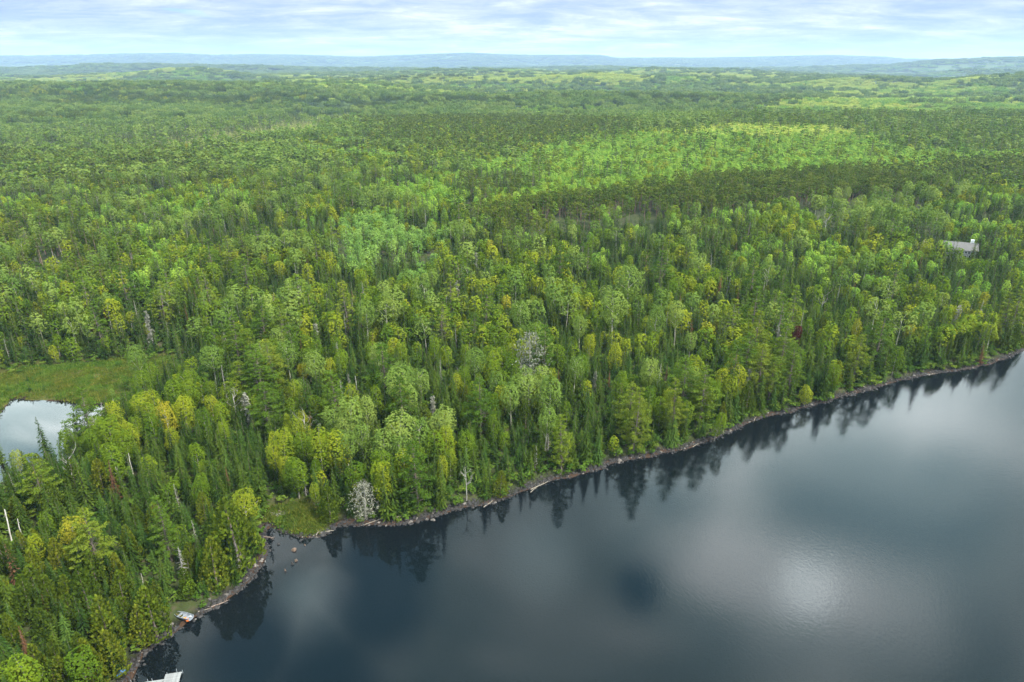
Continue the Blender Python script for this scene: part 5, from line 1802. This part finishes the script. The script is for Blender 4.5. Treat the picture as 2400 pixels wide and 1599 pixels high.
# blue tarpaulin heap under the trees by the dock
bp_ = P(281, 1573, 1.0)
g = Geo(r6)
nn = 13
hx = np.zeros((nn, nn, 3))
for i in range(nn):
    for j in range(nn):
        x_, y_ = (i / (nn - 1) - .5) * 1.7, (j / (nn - 1) - .5) * 1.2
        hx[i, j] = (x_, y_, .55 * math.exp(-(x_ * x_ * 2.6 + y_ * y_ * 4)) + .07 * math.sin(7 * x_ + 3 * y_) * math.cos(6 * y_) * (1 if abs(x_) < .7 else .3))
g.quads([[hx[i, j], hx[i + 1, j], hx[i + 1, j + 1], hx[i, j + 1]] for i in range(nn - 1) for j in range(nn - 1)])
o = new_obj('tarpaulin', g.mesh('tarpaulin', [M['blue']], True), None, (bp_[0], bp_[1], gz(bp_[0], bp_[1]) + .04), (0, 0, .4))
tag(o, 'crumpled blue tarpaulin heap under the trees by the dock', 'tarpaulin')

# ------------------------------------------------------------------ house in its clearing
M['roof'] = plain_material('grey_shingles', (0.06, 0.057, 0.057), (0.11, 0.103, 0.10), 2.0, 0.85)
M['siding'] = plain_material('pale_siding', (0.24, 0.225, 0.21), (0.33, 0.31, 0.29), 1.0, 0.8)
M['trim'] = plain_material('white_trim', (0.70, 0.70, 0.68), (0.80, 0.80, 0.78), 2.0, 0.6)
M['chimney'] = plain_material('white_chimney', (0.58, 0.57, 0.55), (0.74, 0.73, 0.71), 3.0, 0.8)


def glass_material():
    m, node, link, out = material('window_glass')
    df = node('ShaderNodeBsdfPrincipled', i_Roughness=0.08)
    df.inputs['Base Color'].default_value = (0.02, 0.024, 0.03, 1)
    link(df.outputs[0], out.inputs[0])
    return m


M['glass'] = glass_material()


def build_house():
    house = bpy.data.objects.new('house', None)
    house.location = (HOUSE[0], HOUSE[1], gz(HOUSE[0], HOUSE[1]))
    house.rotation_euler = (0, 0, math.radians(-24))
    col.objects.link(house)
    tag(house, 'pale house with grey gable roof and white chimney among the trees', 'house')

    def gable(x0, x1, y0, y1, zw, zr, ov=.5):
        ym = (y0 + y1) / 2
        g = Geo(r6)
        g.box(x0, x1, y0, y1, -.5, zw)
        for x in (x0, x1):
            g.quads([[(x, y0, zw), (x, y1, zw), (x, ym + .01, zr), (x, ym - .01, zr)]])
        new_obj('wall', g.mesh('wall', [M['siding']]), house)
        sl = (zr - zw) / (ym - y0)
        g = Geo(r6)
        for sgn in (-1, 1):
            ye = (y0 - ov) if sgn < 0 else (y1 + ov)
            ze = zw - ov * sl
            lo = [(x0 - ov, ye, ze + .02), (x1 + ov, ye, ze + .02), (x1 + ov, ym, zr + .02), (x0 - ov, ym, zr + .02)]
            hi = [(p[0], p[1], p[2] + .18) for p in lo]
            g.quads([hi if sgn < 0 else hi[::-1], lo[::-1] if sgn < 0 else lo])
            for k in range(4):
                k2 = (k + 1) % 4
                g.quads([[lo[k], lo[k2], hi[k2], hi[k]]])
        rf = new_obj('roof', g.mesh('roof', [M['roof']]), house)
        return rf

    rf = gable(-7.5, 7.5, -4, 4, 5.2, 8.2)
    gable(-13.0, -7.6, -3.0, 3.0, 2.8, 5.0)
    g = Geo(r6)
    g.box(4.6, 6.0, .8, 2.0, 5.5, 9.6); g.box(4.5, 6.1, .7, 2.1, 9.45, 9.7)
    new_obj('chimney', g.mesh('chimney', [M['chimney']]), rf)
    for (x, z, w, h) in ((-5.5, 3.2, 1.2, 1.2), (-3.2, 3.2, 1.2, 1.2), (1.2, 3.4, 1.0, 1.1), (2.6, 3.4, 1.0, 1.1), (4.0, 3.4, 1.0, 1.1), (5.4, 3.4, 1.0, 1.1), (2.4, .3, 1.5, 2.1), (5.0, .3, 1.5, 2.1), (-5.0, .9, 1.4, 1.3)):
        win = Geo(r6)
        for b in ((x - w / 2 - .1, x + w / 2 + .1, z - .1, z), (x - w / 2 - .1, x + w / 2 + .1, z + h, z + h + .1), (x - w / 2 - .1, x - w / 2, z, z + h), (x + w / 2, x + w / 2 + .1, z, z + h), (x - .03, x + .03, z, z + h)):
            win.box(b[0], b[1], -4.07, -3.98, b[2], b[3])
        wo = new_obj('window', win.mesh('window', [M['trim']]), house)
        p = Geo(r6); p.box(x - w / 2, x + w / 2, -4.03, -3.99, z, z + h)
        new_obj('pane', p.mesh('pane', [M['glass']]), wo)
    g = Geo(r6)
    g.box(0.5, 7.4, -6.6, -4.02, -.1, .1)
    dk = new_obj('deck', g.mesh('deck', [M['deck']]), house)
    g = Geo(r6)
    g.box(.5, 7.4, -6.62, -6.54, .95, 1.03)
    for x in np.arange(.55, 7.4, .75):
        g.box(x, x + .07, -6.61, -6.55, .1, .95)
    new_obj('railing', g.mesh('railing', [M['trim']]), dk)


build_house()

# ------------------------------------------------------------------ haze: the air over the whole land
def build_haze():
    g = Geo(r6)
    x0, x1, y0, y1, z0, z1 = -29000, 29000, -3000, 30000, -12, 520
    g.box(x0, x1, y0, y1, z0, z1)
    m = bpy.data.materials.new('haze_air')
    m.use_nodes = True
    node, link = NT(m.node_tree)
    out = node('ShaderNodeOutputMaterial')
    pv = node('ShaderNodeVolumePrincipled')
    pv.inputs['Color'].default_value = (0.52, 0.70, 1.0, 1)
    pv.inputs['Density'].default_value = 5.4e-5
    pv.inputs['Density Attribute'].default_value = ''
    pv.inputs['Anisotropy'].default_value = 0.1
    link(pv.outputs[0], out.inputs['Volume'])
    m.cycles.homogeneous_volume = True
    o = new_obj('haze', g.mesh('haze', [m]))
    tag(o, 'thin blue haze over the forest', 'haze', kind='stuff')


build_haze()
